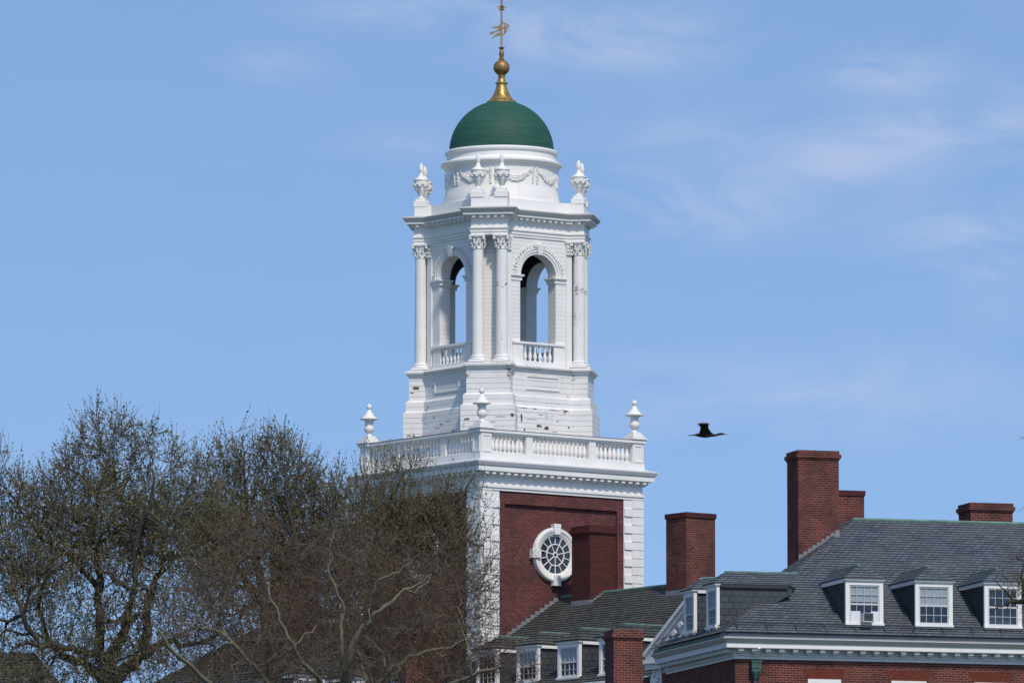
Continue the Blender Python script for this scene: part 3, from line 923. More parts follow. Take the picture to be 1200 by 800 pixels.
# ================================================================== dormers
def dormer(parent, w=1.23, hgt=1.44, tanp=0.68, deep=None, ac=False, blind_or_reflection=0.5, mats=('slate', 'slate_wall'), eave='white_clean'):
    """front plane at y = 0 looking towards -y, foot of the frame at z = 0"""
    hw = w / 2; zt = hgt
    pitch = 0.72
    zr = zt + 0.06 + hw * pitch
    yb = (zt + 0.1) / tanp + 0.35; yr = zr / tanp + 0.3
    c = MB()
    for sx in (-1, 1):
        x0, x1 = sorted((sx * (hw - 0.06), sx * (hw - 0.0)))
        c.ext([(x0, 0.06, -0.15), (x0, 0.06, zt), (x0, yb, zt), (x0, yb, zt - 0.25)], (x1 - x0, 0, 0))
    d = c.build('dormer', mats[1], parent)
    # frame
    f = MB(); cw = 0.115
    f.box(-hw - 0.012, -hw + cw, -0.02, 0.085, 0.07, zt - 0.02); f.box(hw - cw, hw + 0.012, -0.02, 0.085, 0.07, zt - 0.02)
    f.box(-hw + cw, hw - cw, -0.02, 0.085, zt - 0.17, zt - 0.02)
    f.box(-hw - 0.07, hw + 0.07, -0.09, 0.10, zt - 0.02, zt + 0.05)
    f.box(-hw - 0.04, hw + 0.04, -0.055, 0.08, zt - 0.055, zt - 0.02)
    f.box(-hw - 0.03, hw + 0.03, -0.075, 0.085, 0.0, 0.07)
    f.box(-hw - 0.01, hw + 0.01, -0.03, 0.06, -0.05, 0.0)
    f.build('window_frame', 'white_clean', d)
    f = MB()
    for sx in (-1, 1):      # eave boards along the cheeks
        x0, x1 = sorted((sx * (hw + 0.0), sx * (hw + 0.075)))
        f.box(x0, x1, 0.10, yb - 0.15, zt - 0.09, zt + 0.05)
    f.build('eave_board', eave, d)
    s_ = MB(); x0, x1, z0, z1 = -hw + cw, hw - cw, 0.07, zt - 0.17
    zm = (z0 + z1) / 2 + (0.0 if not ac else -0.02)
    for zz, th in ((z0 + 0.03, 0.035), (zm, 0.028), (z1 - 0.02, 0.022)): s_.box(x0, x1, 0.005, 0.05, zz - th, zz + th)
    for xx in (x0 + 0.022, x1 - 0.022): s_.box(xx - 0.022, xx + 0.022, 0.008, 0.048, z0, z1)
    for i in (1, 2, 3):
        xx = x0 + (x1 - x0) * i / 4; s_.box(xx - 0.0075, xx + 0.0075, 0.012, 0.044, z0, z1)
    for zz in ((z0 + zm) / 2, (zm + z1) / 2): s_.box(x0, x1, 0.0125, 0.0435, zz - 0.0075, zz + 0.0075)
    s_.build('sash', 'sash', d)
    p = MB(); p.box(x0, x1, 0.025, 0.032, z0, z1); p.build('pane', 'pane', d)
    r = MB(); r.box(x0 - 0.05, x1 + 0.05, 0.62, 0.66, -0.1, zt - 0.06); r.box(x0 - 0.05, x1 + 0.05, 0.09, 0.62, -0.1, -0.08); r.build('room_back', 'room', d)
    if blind_or_reflection > 0:  # real blinds, except on the hall's left slope: stand-in for sky reflection
        q = MB(); q.box(x0, x1, 0.052, 0.058, z1 - (z1 - z0) * blind_or_reflection, z1); q.build('blind_or_reflection', 'blind_or_reflection', d)
    # hipped slate roof
    ov = 0.09; xe = hw + ov; ye = -0.12; ze = zt + 0.055; yt = ye + xe * 0.92
    t = MB(); co_ = 0.135
    co_ = 0.16 if mats[0] == 'slate' else 0.18
    t.slates((-xe, ye, ze), (xe, ye, ze), (0, yt, zr), (0, yt, zr), co_)
    t.slates((xe, ye, ze), (xe, yb, ze), (0, yt, zr), (0, yr, zr), co_)
    t.slates((-xe, yb, ze), (-xe, ye, ze), (0, yr, zr), (0, yt, zr), co_)
    t.ext([(-xe, ye, ze - 0.03), (xe, ye, ze - 0.03), (xe, yb, ze - 0.03), (-xe, yb, ze - 0.03)], (0, 0, 0.026))
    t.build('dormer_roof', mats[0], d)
    k = MB(); k.tube([(0, yt - 0.02, zr + 0.015), (0, yr - 0.1, zr + 0.015)], 0.035, 6)
    k.build('ridge_cap', 'copper', d)
    return d


# ================================================================== hall on the right
HA = R(16.3)
HL = (6.6457, 262.0, 0.0)
hall = thing('slate_roofed_hall', 'red brick hall with blue slate hip roof, white cornice and dormers', 'hall', HL, HA)
ZE, TP, HH, LEN = 22.25, 0.656, 6.45, 24.0
OV = 0.55
w = MB()
w.box(OV, LEN, OV, 2 * HH - OV, 0, ZE - 0.72)
w.build('brick_wall', 'brick_hall', hall)
rf = MB()
ZR = ZE + TP * HH
rf.slates((0, 0, ZE), (LEN, 0, ZE), (HH, HH, ZR), (LEN, HH, ZR), 0.16)
YL = 5.35
# left slope, cut short where the pediment rises
k_ = YL
rf.slates((0, YL, ZE), (0, 0, ZE), (k_ - 0.001, YL, ZE + TP * k_), (k_ - 0.002, k_ - 0.002, ZE + TP * k_), 0.16)
rf.slates((k_, YL + 2.6, ZE + TP * k_), (k_, k_, ZE + TP * k_), (HH, YL + 2.6, ZR), (HH, HH, ZR), 0.16)
rf.slates((0, 7.7, ZE), (0, YL, ZE), (0.42, 7.7, ZE + 0.42 * TP), (0.42, YL, ZE + 0.42 * TP), 0.16)
rf.slates((LEN, 2 * HH, ZE), (2.0, 2 * HH, ZE), (LEN, HH, ZR), (HH, HH, ZR), 0.16)
rf.ext([(0.43, YL, ZE - 0.1), (k_, YL, ZE - 0.1), (k_, YL, ZE + TP * k_ - 0.03), (0.43, YL, ZE + TP * 0.43 - 0.02)], (0, 0.05, 0))
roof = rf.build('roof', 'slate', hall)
rd = MB()
rd.tube([(HH, HH, ZR + 0.03), (LEN, HH, ZR + 0.03)], 0.06, 8)
rd.build('ridge_cap', 'copper', roof)
hp = MB(); hp.tube([(0.02, 0.02, ZE + 0.02), (HH, HH, ZR + 0.02)], 0.03, 6); hp.build('hip_cap', 'slate_old', roof)
# cornice and gutter
c = MB()


def hall_run(prof, mb):   # profile (outset from wall, z) mitred round the corner: from the left end, round the front
    pts = []
    for (o, z) in prof:
        pts.append([(OV - o, 7.75, z), (OV - o, OV - o, z), (LEN, OV - o, z)])
    vs = [p for row in pts for p in row]
    fs = []
    for j in range(len(prof) - 1):
        for i in range(2): fs.append((j * 3 + i, j * 3 + i + 1, (j + 1) * 3 + i + 1, (j + 1) * 3 + i))
    fs.append([j * 3 for j in range(len(prof))])
    mb.add(vs, fs)


zc0 = ZE - 0.80
hall_run([(0.0, zc0), (0.03, zc0), (0.03, zc0 + 0.08), (0.07, zc0 + 0.10), (0.08, zc0 + 0.15), (0.05, zc0 + 0.16), (0.05, zc0 + 0.27), (0.05, zc0 + 0.318), (0.40, zc0 + 0.32), (0.40, zc0 + 0.475), (0.0, zc0 + 0.476)], c)
cg = MB()
hall_run([(0.0, zc0 + 0.477), (0.41, zc0 + 0.477), (0.44, zc0 + 0.50), (0.52, zc0 + 0.575), (0.55, zc0 + 0.61), (0.55, zc0 + 0.64), (0.44, zc0 + 0.645), (0.0, zc0 + 0.65)], cg)
for i in range(int(LEN / 0.45)):
    x = OV + 0.1 + i * 0.45
    c.box(x - 0.085, x + 0.085, OV - 0.34, OV - 0.055, zc0 + 0.235, zc0 + 0.316)
    c.box(x - 0.065, x + 0.065, OV - 0.24, OV - 0.055, zc0 + 0.175, zc0 + 0.235)
for i in range(26):
    y = OV + 0.1 + i * 0.27
    c.box(OV - 0.32, OV - 0.055, y - 0.06, y + 0.06, zc0 + 0.19, zc0 + 0.316)
co1 = c.build('cornice', 'grey_trim', hall)
cg.build('gutter_moulding', 'lead_trim', co1)
fb2 = MB(); fb2.box(OV - 0.404, LEN, OV - 0.406, OV - 0.39, zc0 + 0.335, zc0 + 0.47); fb2.build('fascia', 'white_clean', co1)
gu = MB()
gu.box(0.05, LEN, 0.10, 0.5, ZE - 0.20, ZE - 0.012); gu.box(0.10, 0.5, 0.5, 7.7, ZE - 0.2, ZE - 0.012)
gu.build('gutter_board', 'lead', hall)
gg = MB(); gg.ext([(0.06, 7.7, ZE - 0.1), (0.06, 0.1, ZE - 0.1), (0.30, 0.1, ZE + 0.10), (0.30, 7.7, ZE + 0.10)], (0.02, 0, -0.05)); gg.build('copper_gutter', 'copper', hall)
sr = MB()                                         # snow rail
zs = ZE + 0.30 * TP + 0.12
sr.tube([(0.30, 7.6, zs), (0.30, 0.3, zs), (LEN, 0.30, zs)], 0.014, 5)
for i in range(24):
    x = 0.5 + i * 0.98; sr.tube([(x, 0.0, ZE - 0.02), (x, 0.18, ZE + 0.16), (x, 0.31, zs + 0.03)], 0.014, 5)
for i in range(10):
    y = 0.5 + i * 0.75; sr.tube([(0.16, y, ZE + 0.05), (0.30, y, zs + 0.05)], 0.018, 5)
sr.build('snow_rail', 'dark_metal', hall)
# dormers of the front slope
FD = [(4.785, 0.44), (7.11, 0.50), (9.43, 0.0), (11.74, 0.5)]
YD = 0.35
ZD = ZE + 0.33
for i, (x, bl) in enumerate(FD[:3]):
    d = dormer(hall, blind_or_reflection=bl); d.location = (x, YD, ZD)
    d['label'] = ['dormer with an air conditioner in its window', 'dormer with half drawn pale blinds', 'dormer with dark bare window'][i]
for (y, bl, eb) in ((2.14, 0.5, 'dark_metal'), (4.52, 0.5, 'grey_trim')):  # added pale sheets stand in for sky reflected in the upper sashes
    d = dormer(hall, w=1.06, hgt=1.36, blind_or_reflection=bl, eave=eb); d.location = (0.30, y, ZE + 0.26); d.rotation_euler = (0, 0, -PI / 2)
# chimneys of the hall
CH_B = [(4.3, 5.68, 5.5, 6.65, 23.4, 28.62, 'brick_chim', 'corbel')]
for a in CH_B: big = chimney(*a[:6], roof, a[6], a[7])
fs_ = MB()
for i in range(9):
    x = 4.30 + i * 0.155; z = ZE + TP * x
    fs_.box(x, x + 0.15, 5.47, 5.51, z - 0.05, z + 0.17)
fs_.build('flashing', 'lead', big)
chimney(6.9, 8.27, 10.6, 11.8, 22.0, 27.86, roof, 'brick_chim', 'slab')
chimney(11.28, 12.74, 8.6, 9.8, 24.0, 27.38, roof, 'brick_chim', 'corbel')
# leader head and pipe
lh = MB()
lx = 1.18
lh.tube([(lx + 0.03, 0.1, zc0 + 0.315), (lx, 0.38, zc0 + 0.02)], 0.045, 6, mat=1)
lh.box(lx - 0.15, lx + 0.15, 0.28, 0.53, zc0 - 0.40, zc0 - 0.12); lh.box(lx - 0.17, lx + 0.17, 0.26, 0.54, zc0 - 0.12, zc0 - 0.06)
lh.box(lx - 0.17, lx + 0.17, 0.26, 0.54, zc0 - 0.31, zc0 - 0.27)
lh.lathe([(0.15, zc0 - 0.40), (0.13, zc0 - 0.48), (0.07, zc0 - 0.60), (0.06, zc0 - 0.64)], lx, 0.41, 12)
lh.tube([(lx, 0.45, zc0 - 0.6), (lx, 0.45, 0.2)], 0.055, 8)
lh.build('leader_head', ['verdigris', 'grey_trim'], hall)
# heads of the top-floor windows
for x0, x1 in ((2.95, 4.05), (5.73, 6.90), (8.50, 9.65)):
    wi = MB(); zh = 20.86
    wi.box(x0, x0 + 0.12, 0.50, 0.62, zh - 1.9, zh); wi.box(x1 - 0.12, x1, 0.50, 0.62, zh - 1.9, zh); wi.box(x0 + 0.12, x1 - 0.12, 0.50, 0.62, zh - 0.13, zh)
    wi.box(x0 - 0.05, x1 + 0.05, 0.47, 0.62, zh - 1.98, zh - 1.9)
    wi.box(x0 + 0.12, x1 - 0.12, 0.515, 0.56, zh - 1.0, zh - 0.95)
    wo = wi.build('window', 'white_clean', hall)
    p = MB(); p.box(x0 + 0.12, x1 - 0.12, 0.535, 0.542, zh - 1.9, zh - 0.13); p.build('pane', bpy.data.materials['dark_window_glass'], wo)
    l_ = MB(); l_.ext([(x0 - 0.05, 0.542, zh + 0.004), (x1 + 0.05, 0.542, zh + 0.004), (x1 + 0.16, 0.542, zh + 0.30), (x0 - 0.16, 0.542, zh + 0.30)], (0, 0.05, 0)); l_.build('jack_arch', 'lintel', wo)

# air conditioner held in the first dormer's window
ac = MB(); ac.box(-0.17, 0.17, -0.30, 0.10, 0.0, 0.27); ac.box(-0.19, 0.19, -0.31, 0.05, -0.03, 0.0)
ac.M = None
c_loc = Matrix.Translation(Vector(HL)) @ Matrix.Rotation(HA, 4, 'Z') @ Vector((4.82, YD, ZD + 0.105))
aco = ac.build('air_conditioner', mat_plain('grey_casing', (0.42, 0.43, 0.44), 0.5), None, loc=c_loc, rotz=HA)
tag(aco, 'small grey box air conditioner held between white filler panels in a slate roof dormer window', 'air conditioner')
gr = MB()
for i in range(7): gr.box(-0.145, 0.145, -0.312, -0.298, 0.025 + i * 0.034, 0.047 + i * 0.034)
gr.build('grille', 'dark_metal', aco)
for xa, xb in ((-0.50, -0.175), (0.175, 0.46)):
    sp_ = MB(); sp_.box(xa, xb, -0.012, 0.0, -0.03, 0.34); sp_.build('filler_panel', 'foam', aco)

# ================================================================== wing from the tower towards the hall
wing = thing('slate_roofed_wing', 'low wing with dark slate roof, small dormers and white pediment running from tower to hall', 'wing', T_LOC, TA)
ZW, TW = 25.2, 0.63
XE = 5.75
w = MB(); w.box(-5.5, 5.5, -20.0, -S - 0.02, 0, ZW - TW * XE - 0.3); w.build('brick_wall', 'brick', wing)
rf = MB()
rf.slates((-XE, -S - 0.01, ZW - TW * XE), (-XE, -19.5, ZW - TW * XE), (0, -S - 0.01, ZW), (0, -19.5, ZW), 0.18)
rf.slates((XE, -19.5, ZW - TW * XE), (XE, -S - 0.01, ZW - TW * XE), (0, -19.5, ZW), (0, -S - 0.01, ZW), 0.18)
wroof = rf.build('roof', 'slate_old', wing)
rd = MB(); rd.tube([(0, -S - 0.02, ZW + 0.03), (0, -19.4, ZW + 0.03)], 0.06, 8); rd.build('ridge_cap', 'copper', wroof)
fl = MB()
for i in range(16):
    x = -0.15 - i * 0.2; z = ZW + TW * (x - 0.1)
    fl.box(x - 0.2, x, -S - 0.03, -S - 0.005, z - 0.02, z + 0.15)
fl.build('flashing', 'lead', wroof)
for (x0, x1, y0, y1, zt, cp, mt) in ((-0.58, 0.52, -5.8, -4.78, 27.50, 'corbel', 'brick_dark'), (-0.6, 0.63, -11.14, -10.04, 27.55, 'slab', 'brick_chim')):
    ch = chimney(x0, x1, y0, y1, 24.3, zt, wroof, mt, cp)
    f_ = MB()
    for i in range(5):
        x = x0 + 0.02 + i * 0.12; z = ZW - TW * abs(x) - 0.02
        f_.box(x, x + 0.12, y0 - 0.03, y0 - 0.004, z - 0.1, z + 0.13)
    f_.box(x0 - 0.04, x0 - 0.004, y0 - 0.02, y1, ZW - TW * 0.6 - 0.15, ZW - TW * 0.6 + 0.14)
    f_.build('flashing', 'lead', ch)
for i in range(1, 5):
    d = dormer(wing, w=1.17, hgt=1.22, tanp=TW, blind_or_reflection=(0.5, 0.0, 0.5, 0.5, 0.0)[i], mats=('slate_old', 'slate_wall'))
    d.location = (-5.40, -4.15 - 2.27 * i, 21.76); d.rotation_euler = (0, 0, -PI / 2)
cr = MB(); ze = ZW - TW * XE
for (o0, o1, za, zb) in ((XE - 0.25, XE - 0.02, -0.35, -0.12), (XE - 0.25, XE + 0.08, -0.12, -0.03)):
    cr.box(-o1, -o0, -19.0, -S - 0.05, ze + za, ze + zb)
cr.build('cornice', 'white_clean', wing)
# pediment
pd = MB(); XP = -6.8
ya, za = -16.75, 22.17
yk, zk = ya - 3.1, za + 3.1 * 0.735
pd.ext([(XP + 0.30, ya + 0.2, za - 0.3), (XP + 0.30, yk, za - 0.3), (XP + 0.30, yk, zk - 0.1)], (4.5, 0, 0))
pd.ext([(XP + 0.31, ya - 0.35, 0), (XP + 0.31, yk + 0.1, 0), (XP + 0.31, yk + 0.1, za - 0.3), (XP + 0.31, ya - 0.35, za - 0.3)], (4.5, 0, 0))
sl_ = Vector((0, yk - ya, zk - za)).normalized(); nr = Vector((0, -sl_.z, sl_.y)) * (1 if sl_.y > 0 else -1)
if nr.z < 0: nr = -nr
L_ = (Vector((0, yk, zk)) - Vector((0, ya, za))).length


def rake(x0, x1, n0, n1, s0=0.0, s1=None):
    a, b_ = Vector((x0, ya, za)) + sl_ * s0, Vector((x0, ya, za)) + sl_ * (L_ if s1 is None else s1)
    pd.ext([a + nr * n0, b_ + nr * n0, b_ + nr * n1, a + nr * n1], (x1 - x0, 0, 0))


rake(XP - 0.02, XP + 0.35, -0.10, 0.0); rake(XP + 0.06, XP + 0.35, -0.22, -0.10); rake(XP + 0.14, XP + 0.35, -0.30, -0.22); rake(XP + 0.24, XP + 0.35, -0.62, -0.52)
for i in range(8):
    s0 = 0.2 + i * 0.42; rake(XP + 0.12, XP + 0.31, -0.46, -0.302, s0, s0 + 0.2)
pd.box(XP + 0.0, XP + 0.35, yk, ya + 0.1, za - 0.32, za - 0.18); pd.box(XP + 0.1, XP + 0.34, yk, ya, za - 0.5, za - 0.322)
ped = pd.build('pediment', 'grey_trim', wing)
ct = MB()
for i in range(70):
    a = random.uniform(0, 2 * PI); rr = math.sqrt(random.random())
    ct.blob((XP + 0.29, ya - 0.45 + 0.34 * rr * math.cos(a), za - 0.80 + 0.42 * rr * math.sin(a)), random.uniform(0.05, 0.10))
ct.build('carved_cartouche', 'white_clean', ped)

# ================================================================== wing to the left, behind the trees
lw = thing('dormered_wing', 'dark slate roofed range with white dormers half hidden behind bare trees left of the tower', 'wing', T_LOC, TA)
ZL = 24.1
w = MB(); w.box(-14.2, -S - 0.02, -5.5, 5.5, 0, ZL - TW * XE - 0.3); w.build('brick_wall', 'brick', lw)
rf = MB()
rf.slates((-14.5, -XE, ZL - TW * XE), (-S - 0.01, -XE, ZL - TW * XE), (-9.9, 0, ZL), (-S - 0.01, 0, ZL), 0.18)
rf.slates((-S - 0.01, XE, ZL - TW * XE), (-14.5, XE, ZL - TW * XE), (-S - 0.01, 0, ZL), (-9.9, 0, ZL), 0.18)
rf.slates((-14.5, XE, ZL - TW * XE), (-14.5, -XE, ZL - TW * XE), (-9.9, 0, ZL), (-9.9, 0, ZL), 0.18)
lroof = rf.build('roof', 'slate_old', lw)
rd = MB(); rd.tube([(-S - 0.02, 0, ZL + 0.03), (-9.9, 0, ZL + 0.03)], 0.06, 8); rd.build('ridge_cap', 'copper', lroof)
for i in range(4):
    d = dormer(lw, w=1.17, hgt=1.22, tanp=TW, blind_or_reflection=(0.5, 0.0, 0.5, 0.4, 0.0)[i], mats=('slate_old', 'slate_wall'))
    d.location = (-4.9 - 2.35 * i, -5.40, ZL - 3.40)
chimney(-9.35, -8.2, -0.6, 0.6, 22.8, 26.85, lroof, 'brick_dark', 'corbel')
cr = MB(); ze = ZL - TW * XE
cr.box(-14.5, -S - 0.05, -XE + 0.02, -XE + 0.3, ze - 0.4, ze - 0.14); cr.box(-14.6, -S - 0.05, -XE - 0.08, -XE + 0.3, ze - 0.14, ze - 0.03)
cr.build('cornice', 'white_clean', lw)

# nearer brick house: only its two tall chimneys rise into view
nh = thing('brick_house', 'nearer red brick house of which only two tall chimneys rise before the dormered wings', 'house', (-1.0, 252.0, 0), R(14.5))
NZ = 18.6
w = MB(); w.box(-9, 6.5, -4.0, 4.5, 0, NZ - 2.6); w.build('brick_wall', 'brick_hall', nh)
rf = MB()
rf.slates((-9.3, -4.4, NZ - 2.7), (6.8, -4.4, NZ - 2.7), (-9.3, 0.2, NZ), (6.8, 0.2, NZ), 0.16)
rf.slates((6.8, 4.9, NZ - 2.7), (-9.3, 4.9, NZ - 2.7), (6.8, 0.2, NZ), (-9.3, 0.2, NZ), 0.16)
rf.ext([(-9.0, -4.1, NZ - 2.62), (-9.0, 4.6, NZ - 2.62), (-9.0, 0.2, NZ - 0.03)], (0.3, 0, 0)); rf.ext([(6.2, -4.1, NZ - 2.62), (6.2, 4.6, NZ - 2.62), (6.2, 0.2, NZ - 0.03)], (0.3, 0, 0))
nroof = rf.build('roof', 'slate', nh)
NC = [(4.38, 5.30, 0.6, 1.6, 17.0, 21.68), (-2.50, -1.35, -0.9, 0.1, 17.0, 21.42)]
for a in NC: chimney(*a, nroof, 'brick_hall', 'corbel')

# far roof at the left edge
fh = thing('grey_roofed_house', 'distant grey slate roof low behind the tree trunks at the left edge', 'house', (-20.6, 318.0, -0.35), R(8))
w = MB(); w.box(-6, 4.4, -4, 4, 0, 22.6); w.build('brick_wall', 'brick', fh)
rf = MB(); rf.slates((-6.4, -4.4, 22.5), (4.8, -4.4, 22.5), (-3.6, 0, 26.15), (2.4, 0, 26.15), 0.18); rf.slates((4.8, 4.4, 22.5), (-6.4, 4.4, 22.5), (2.4, 0, 26.15), (-3.6, 0, 26.15), 0.18)
rf.slates((4.8, -4.4, 22.5), (4.8, 4.4, 22.5), (2.4, 0, 26.15), (2.4, 0.001, 26.15), 0.18); rf.slates((-6.4, 4.4, 22.5), (-6.4, -4.4, 22.5), (-3.6, 0.001, 26.15), (-3.6, 0, 26.15), 0.18)
rf.build('roof', 'slate_old', fh)


# ================================================================== trees
def tubes(chains, radii, sides):
    """chains: list of (n,3) arrays; groups by length and builds all tubes at once"""
    by = {}
    for c, r in zip(chains, radii): by.setdefault(len(c), []).append((c, r))
    VV, FF, off = [], [], 0
    for n, L in by.items():
        P = np.stack([c for c, _ in L]); Rr = np.stack([r for _, r in L])
        D = np.empty_like(P); D[:, 1:-1] = P[:, 2:] - P[:, :-2]; D[:, 0] = P[:, 1] - P[:, 0]; D[:, -1] = P[:, -1] - P[:, -2]
        D /= np.linalg.norm(D, axis=2, keepdims=True) + 1e-9
        ref = np.array([0.36, 0.48, 0.80]); A = np.cross(D, ref); A /= np.linalg.norm(A, axis=2, keepdims=True) + 1e-9; B = np.cross(D, A)
        ang = 2 * np.pi * np.arange(sides) / sides
        V = P[:, :, None, :] + Rr[:, :, None, None] * (A[:, :, None, :] * np.cos(ang)[None, None, :, None] + B[:, :, None, :] * np.sin(ang)[None, None, :, None])
        m = P.shape[0]; VV.append(V.reshape(-1, 3))
        c_, i_, k_ = np.meshgrid(np.arange(m), np.arange(n - 1), np.arange(sides), indexing='ij'); k2 = (k_ + 1) % sides
        bse = off + c_ * n * sides
        F = np.stack([bse + i_ * sides + k_, bse + i_ * sides + k2, bse + (i_ + 1) * sides + k2, bse + (i_ + 1) * sides + k_], -1).reshape(-1, 4)
        FF.append(F); off += V.shape[0] * n * sides
    return np.concatenate(VV), np.concatenate(FF)


def np_mesh(name, V, F, mats, parent, mi=None):
    me = bpy.data.meshes.new(name)
    me.vertices.add(len(V)); me.vertices.foreach_set('co', V.astype(np.float32).ravel())
    me.loops.add(F.size); me.loops.foreach_set('vertex_index', F.astype(np.int32).ravel())
    me.polygons.add(len(F)); me.polygons.foreach_set('loop_start', np.arange(0, F.size, 4, dtype=np.int32))
    for m in mats: me.materials.append(M[m])
    if mi is not None: me.polygons.foreach_set('material_index', mi.astype(np.int32))
    me.update(calc_edges=True)
    return link(name, me, parent)


def make_tree(label, base, limbs, env, counts, mats, rs, leaf=(0, 0.05), rad=(0.085, 0.034, 0.0125, 0.0065), wob=0.16, group=None, up=0.35, twig_len=(0.35, 0.8), shell=0.6, kink=0.035):
    """limbs: polylines of (x, y, z, r) in tree space; env: ellipsoids (cx,cy,cz,rx,ry,rz,weight)"""
    r_ = np.random.default_rng(rs)
    t = thing('bare_tree', label, 'tree', base, 0, group)
    nodes_p, nodes_r, nodes_d = [], [], []
    ch, rd_ = [], []

    def put(P, Rr, store=True):
        ch.append(P); rd_.append(Rr)
        d = np.gradient(P, axis=0); d /= np.linalg.norm(d, axis=1, keepdims=True) + 1e-9
        nodes_p.append(P); nodes_r.append(Rr); nodes_d.append(d)
    for L in limbs:
        L = np.array(L, float); n = 4 * (len(L) - 1) + 1
        s = np.linspace(0, len(L) - 1, n); P = np.stack([np.interp(s, np.arange(len(L)), L[:, k]) for k in range(3)], 1)
        for _ in range(2): P[1:-1] = 0.25 * P[:-2] + 0.5 * P[1:-1] + 0.25 * P[2:]
        P[1:-1] += r_.normal(0, kink, P[1:-1].shape)
        put(P, np.interp(s, np.arange(len(L)), L[:, 3]))
    E = np.array([e[:6] for e in env]); W = np.array([e[6] for e in env]); W = W / W.sum()

    def sample(n, sh):
        k = r_.choice(len(E), n, p=W); v = r_.normal(size=(n, 3)); v /= np.linalg.norm(v, axis=1, keepdims=True)
        q = r_.random(n) ** (1 / 3); q = sh * q ** 0.5 + (1 - sh) * q
        q *= r_.uniform(0.62, 1.22, n)
        return E[k, :3] + v * q[:, None] * E[k, 3:6]
    ntrunk = None
    for lv, n in enumerate(counts):
        for bt in range(3 if lv < 2 else 2):
            NP, NR, ND = np.concatenate(nodes_p), np.concatenate(nodes_r), np.concatenate(nodes_d)
            keep = np.arange(len(NP))
            kd = kdtree.KDTree(len(keep))
            for i in keep: kd.insert(NP[i], int(i))
            kd.balance()
            m = n // (3 if lv < 2 else 2)
            T_ = sample(m, shell if lv < 2 else shell * 0.8)
            for e_ in T_:
                cand = kd.find_n(e_, 5)
                best, bc = None, 1e9
                for (co, ix, ds) in cand:
                    v = e_ - NP[ix]; cs = ds * (1.35 - 0.5 * float(v @ ND[ix]) / (ds + 1e-6))
                    if cs < bc: best, bc = ix, cs
                s0 = NP[best]; v = e_ - s0; ds = np.linalg.norm(v)
                if ds < 0.08: continue
                mx = (99, 3.2, 1.5, 1.0)[min(lv, 3)]
                if ds > mx: e_ = s0 + v * mx / ds; v = e_ - s0; ds = mx
                npt = (9, 7, 5, 4)[min(lv, 3)]
                c1 = s0 + ND[best] * ds * 0.30 + v * 0.22 + r_.normal(0, wob * ds, 3) + np.array([0, 0, -0.10 * ds * up])
                s = np.linspace(0, 1, npt)[:, None]
                P = (1 - s) ** 2 * s0 + 2 * s * (1 - s) * c1 + s ** 2 * (e_ + np.array([0, 0, up * 0.25 * ds]))
                P[1:] += r_.normal(0, 0.035 * ds, (npt - 1, 3)) * (1 if lv < 3 else 0.6)
                r0 = min(NR[best] * 0.8, rad[lv] * (0.6 + 0.5 * min(ds, 2.5)) * r_.uniform(0.75, 1.25)); r1 = max(0.0035, r0 * 0.35)
                put(P, np.linspace(r0, r1, npt))
        if lv == 0: ntrunk = len(ch)
    thick = [i for i in range(len(ch)) if rd_[i][0] > 0.022]
    thin = [i for i in range(len(ch)) if rd_[i][0] <= 0.022]
    V, F = tubes([ch[i] for i in thick], [rd_[i] for i in thick], 7)
    tr = np_mesh('trunk', V, F, [mats[0]], t); tr.data.polygons.foreach_set('use_smooth', np.ones(len(F), bool))
    # fine twigs that end every branch, carrying buds along their length
    tp = np.concatenate([ch[i][[-1, -2, -2]] for i in thin]); td = np.concatenate([(ch[i][-1:] - ch[i][-2:-1]).repeat(3, 0) for i in thin])
    td /= np.linalg.norm(td, axis=1, keepdims=True) + 1e-9
    m = len(tp)
    ln = r_.uniform(twig_len[0], twig_len[1], m)[:, None]
    dv = td * 0.8 + r_.normal(0, 0.42, (m, 3)) + np.array([0, 0, up]); dv /= np.linalg.norm(dv, axis=1, keepdims=True)
    md = tp + dv * ln * 0.5 + r_.normal(0, 0.05, (m, 3)) * ln; en = tp + dv * ln + np.array([0, 0, up * 0.3]) * ln + r_.normal(0, 0.07, (m, 3)) * ln
    tw = np.stack([tp, md, en], 1)
    tws = [tw[i] for i in range(m)]; twr = [np.array([0.0068, 0.005, 0.003]) * (rad[2] / 0.0125)] * m
    V, F = tubes([ch[i] for i in thin], [rd_[i] for i in thin], 4)
    V2, F2 = tubes(tws, twr, 3)
    mi = np.concatenate([np.zeros(len(F)), 2 * np.ones(len(F2))])
    F = np.concatenate([F, F2 + len(V)]); V = np.concatenate([V, V2])
    if leaf[0]:
        clump = (0.5 + 1.0 * r_.random(m) ** 2); clump /= clump.sum()
        k = int(m * leaf[0]); ix = r_.choice(m, k, p=clump); q = r_.uniform(0.25, 1.05, k)[:, None]
        c_ = np.where(q < 0.5, tp[ix] + (md[ix] - tp[ix]) * q * 2, md[ix] + (en[ix] - md[ix]) * (q * 2 - 1))
        a = dv[ix] + r_.normal(0, 0.7, (k, 3)); a /= np.linalg.norm(a, axis=1, keepdims=True)
        bb = np.cross(a, r_.normal(size=(k, 3))); bb /= np.linalg.norm(bb, axis=1, keepdims=True)
        sz = leaf[1] * r_.uniform(0.6, 1.4, k)[:, None]
        Q = np.stack([c_, c_ + a * sz * 0.55 + bb * sz * 0.32, c_ + a * sz * 1.1, c_ + a * sz * 0.55 - bb * sz * 0.32], 1).reshape(-1, 3)
        F = np.concatenate([F, len(V) + np.arange(k * 4).reshape(-1, 4)]); V = np.concatenate([V, Q]); mi = np.concatenate([mi, np.ones(k)])
    np_mesh('crown', V, F, [mats[1], mats[2], mats[3]], t, mi)
    return t


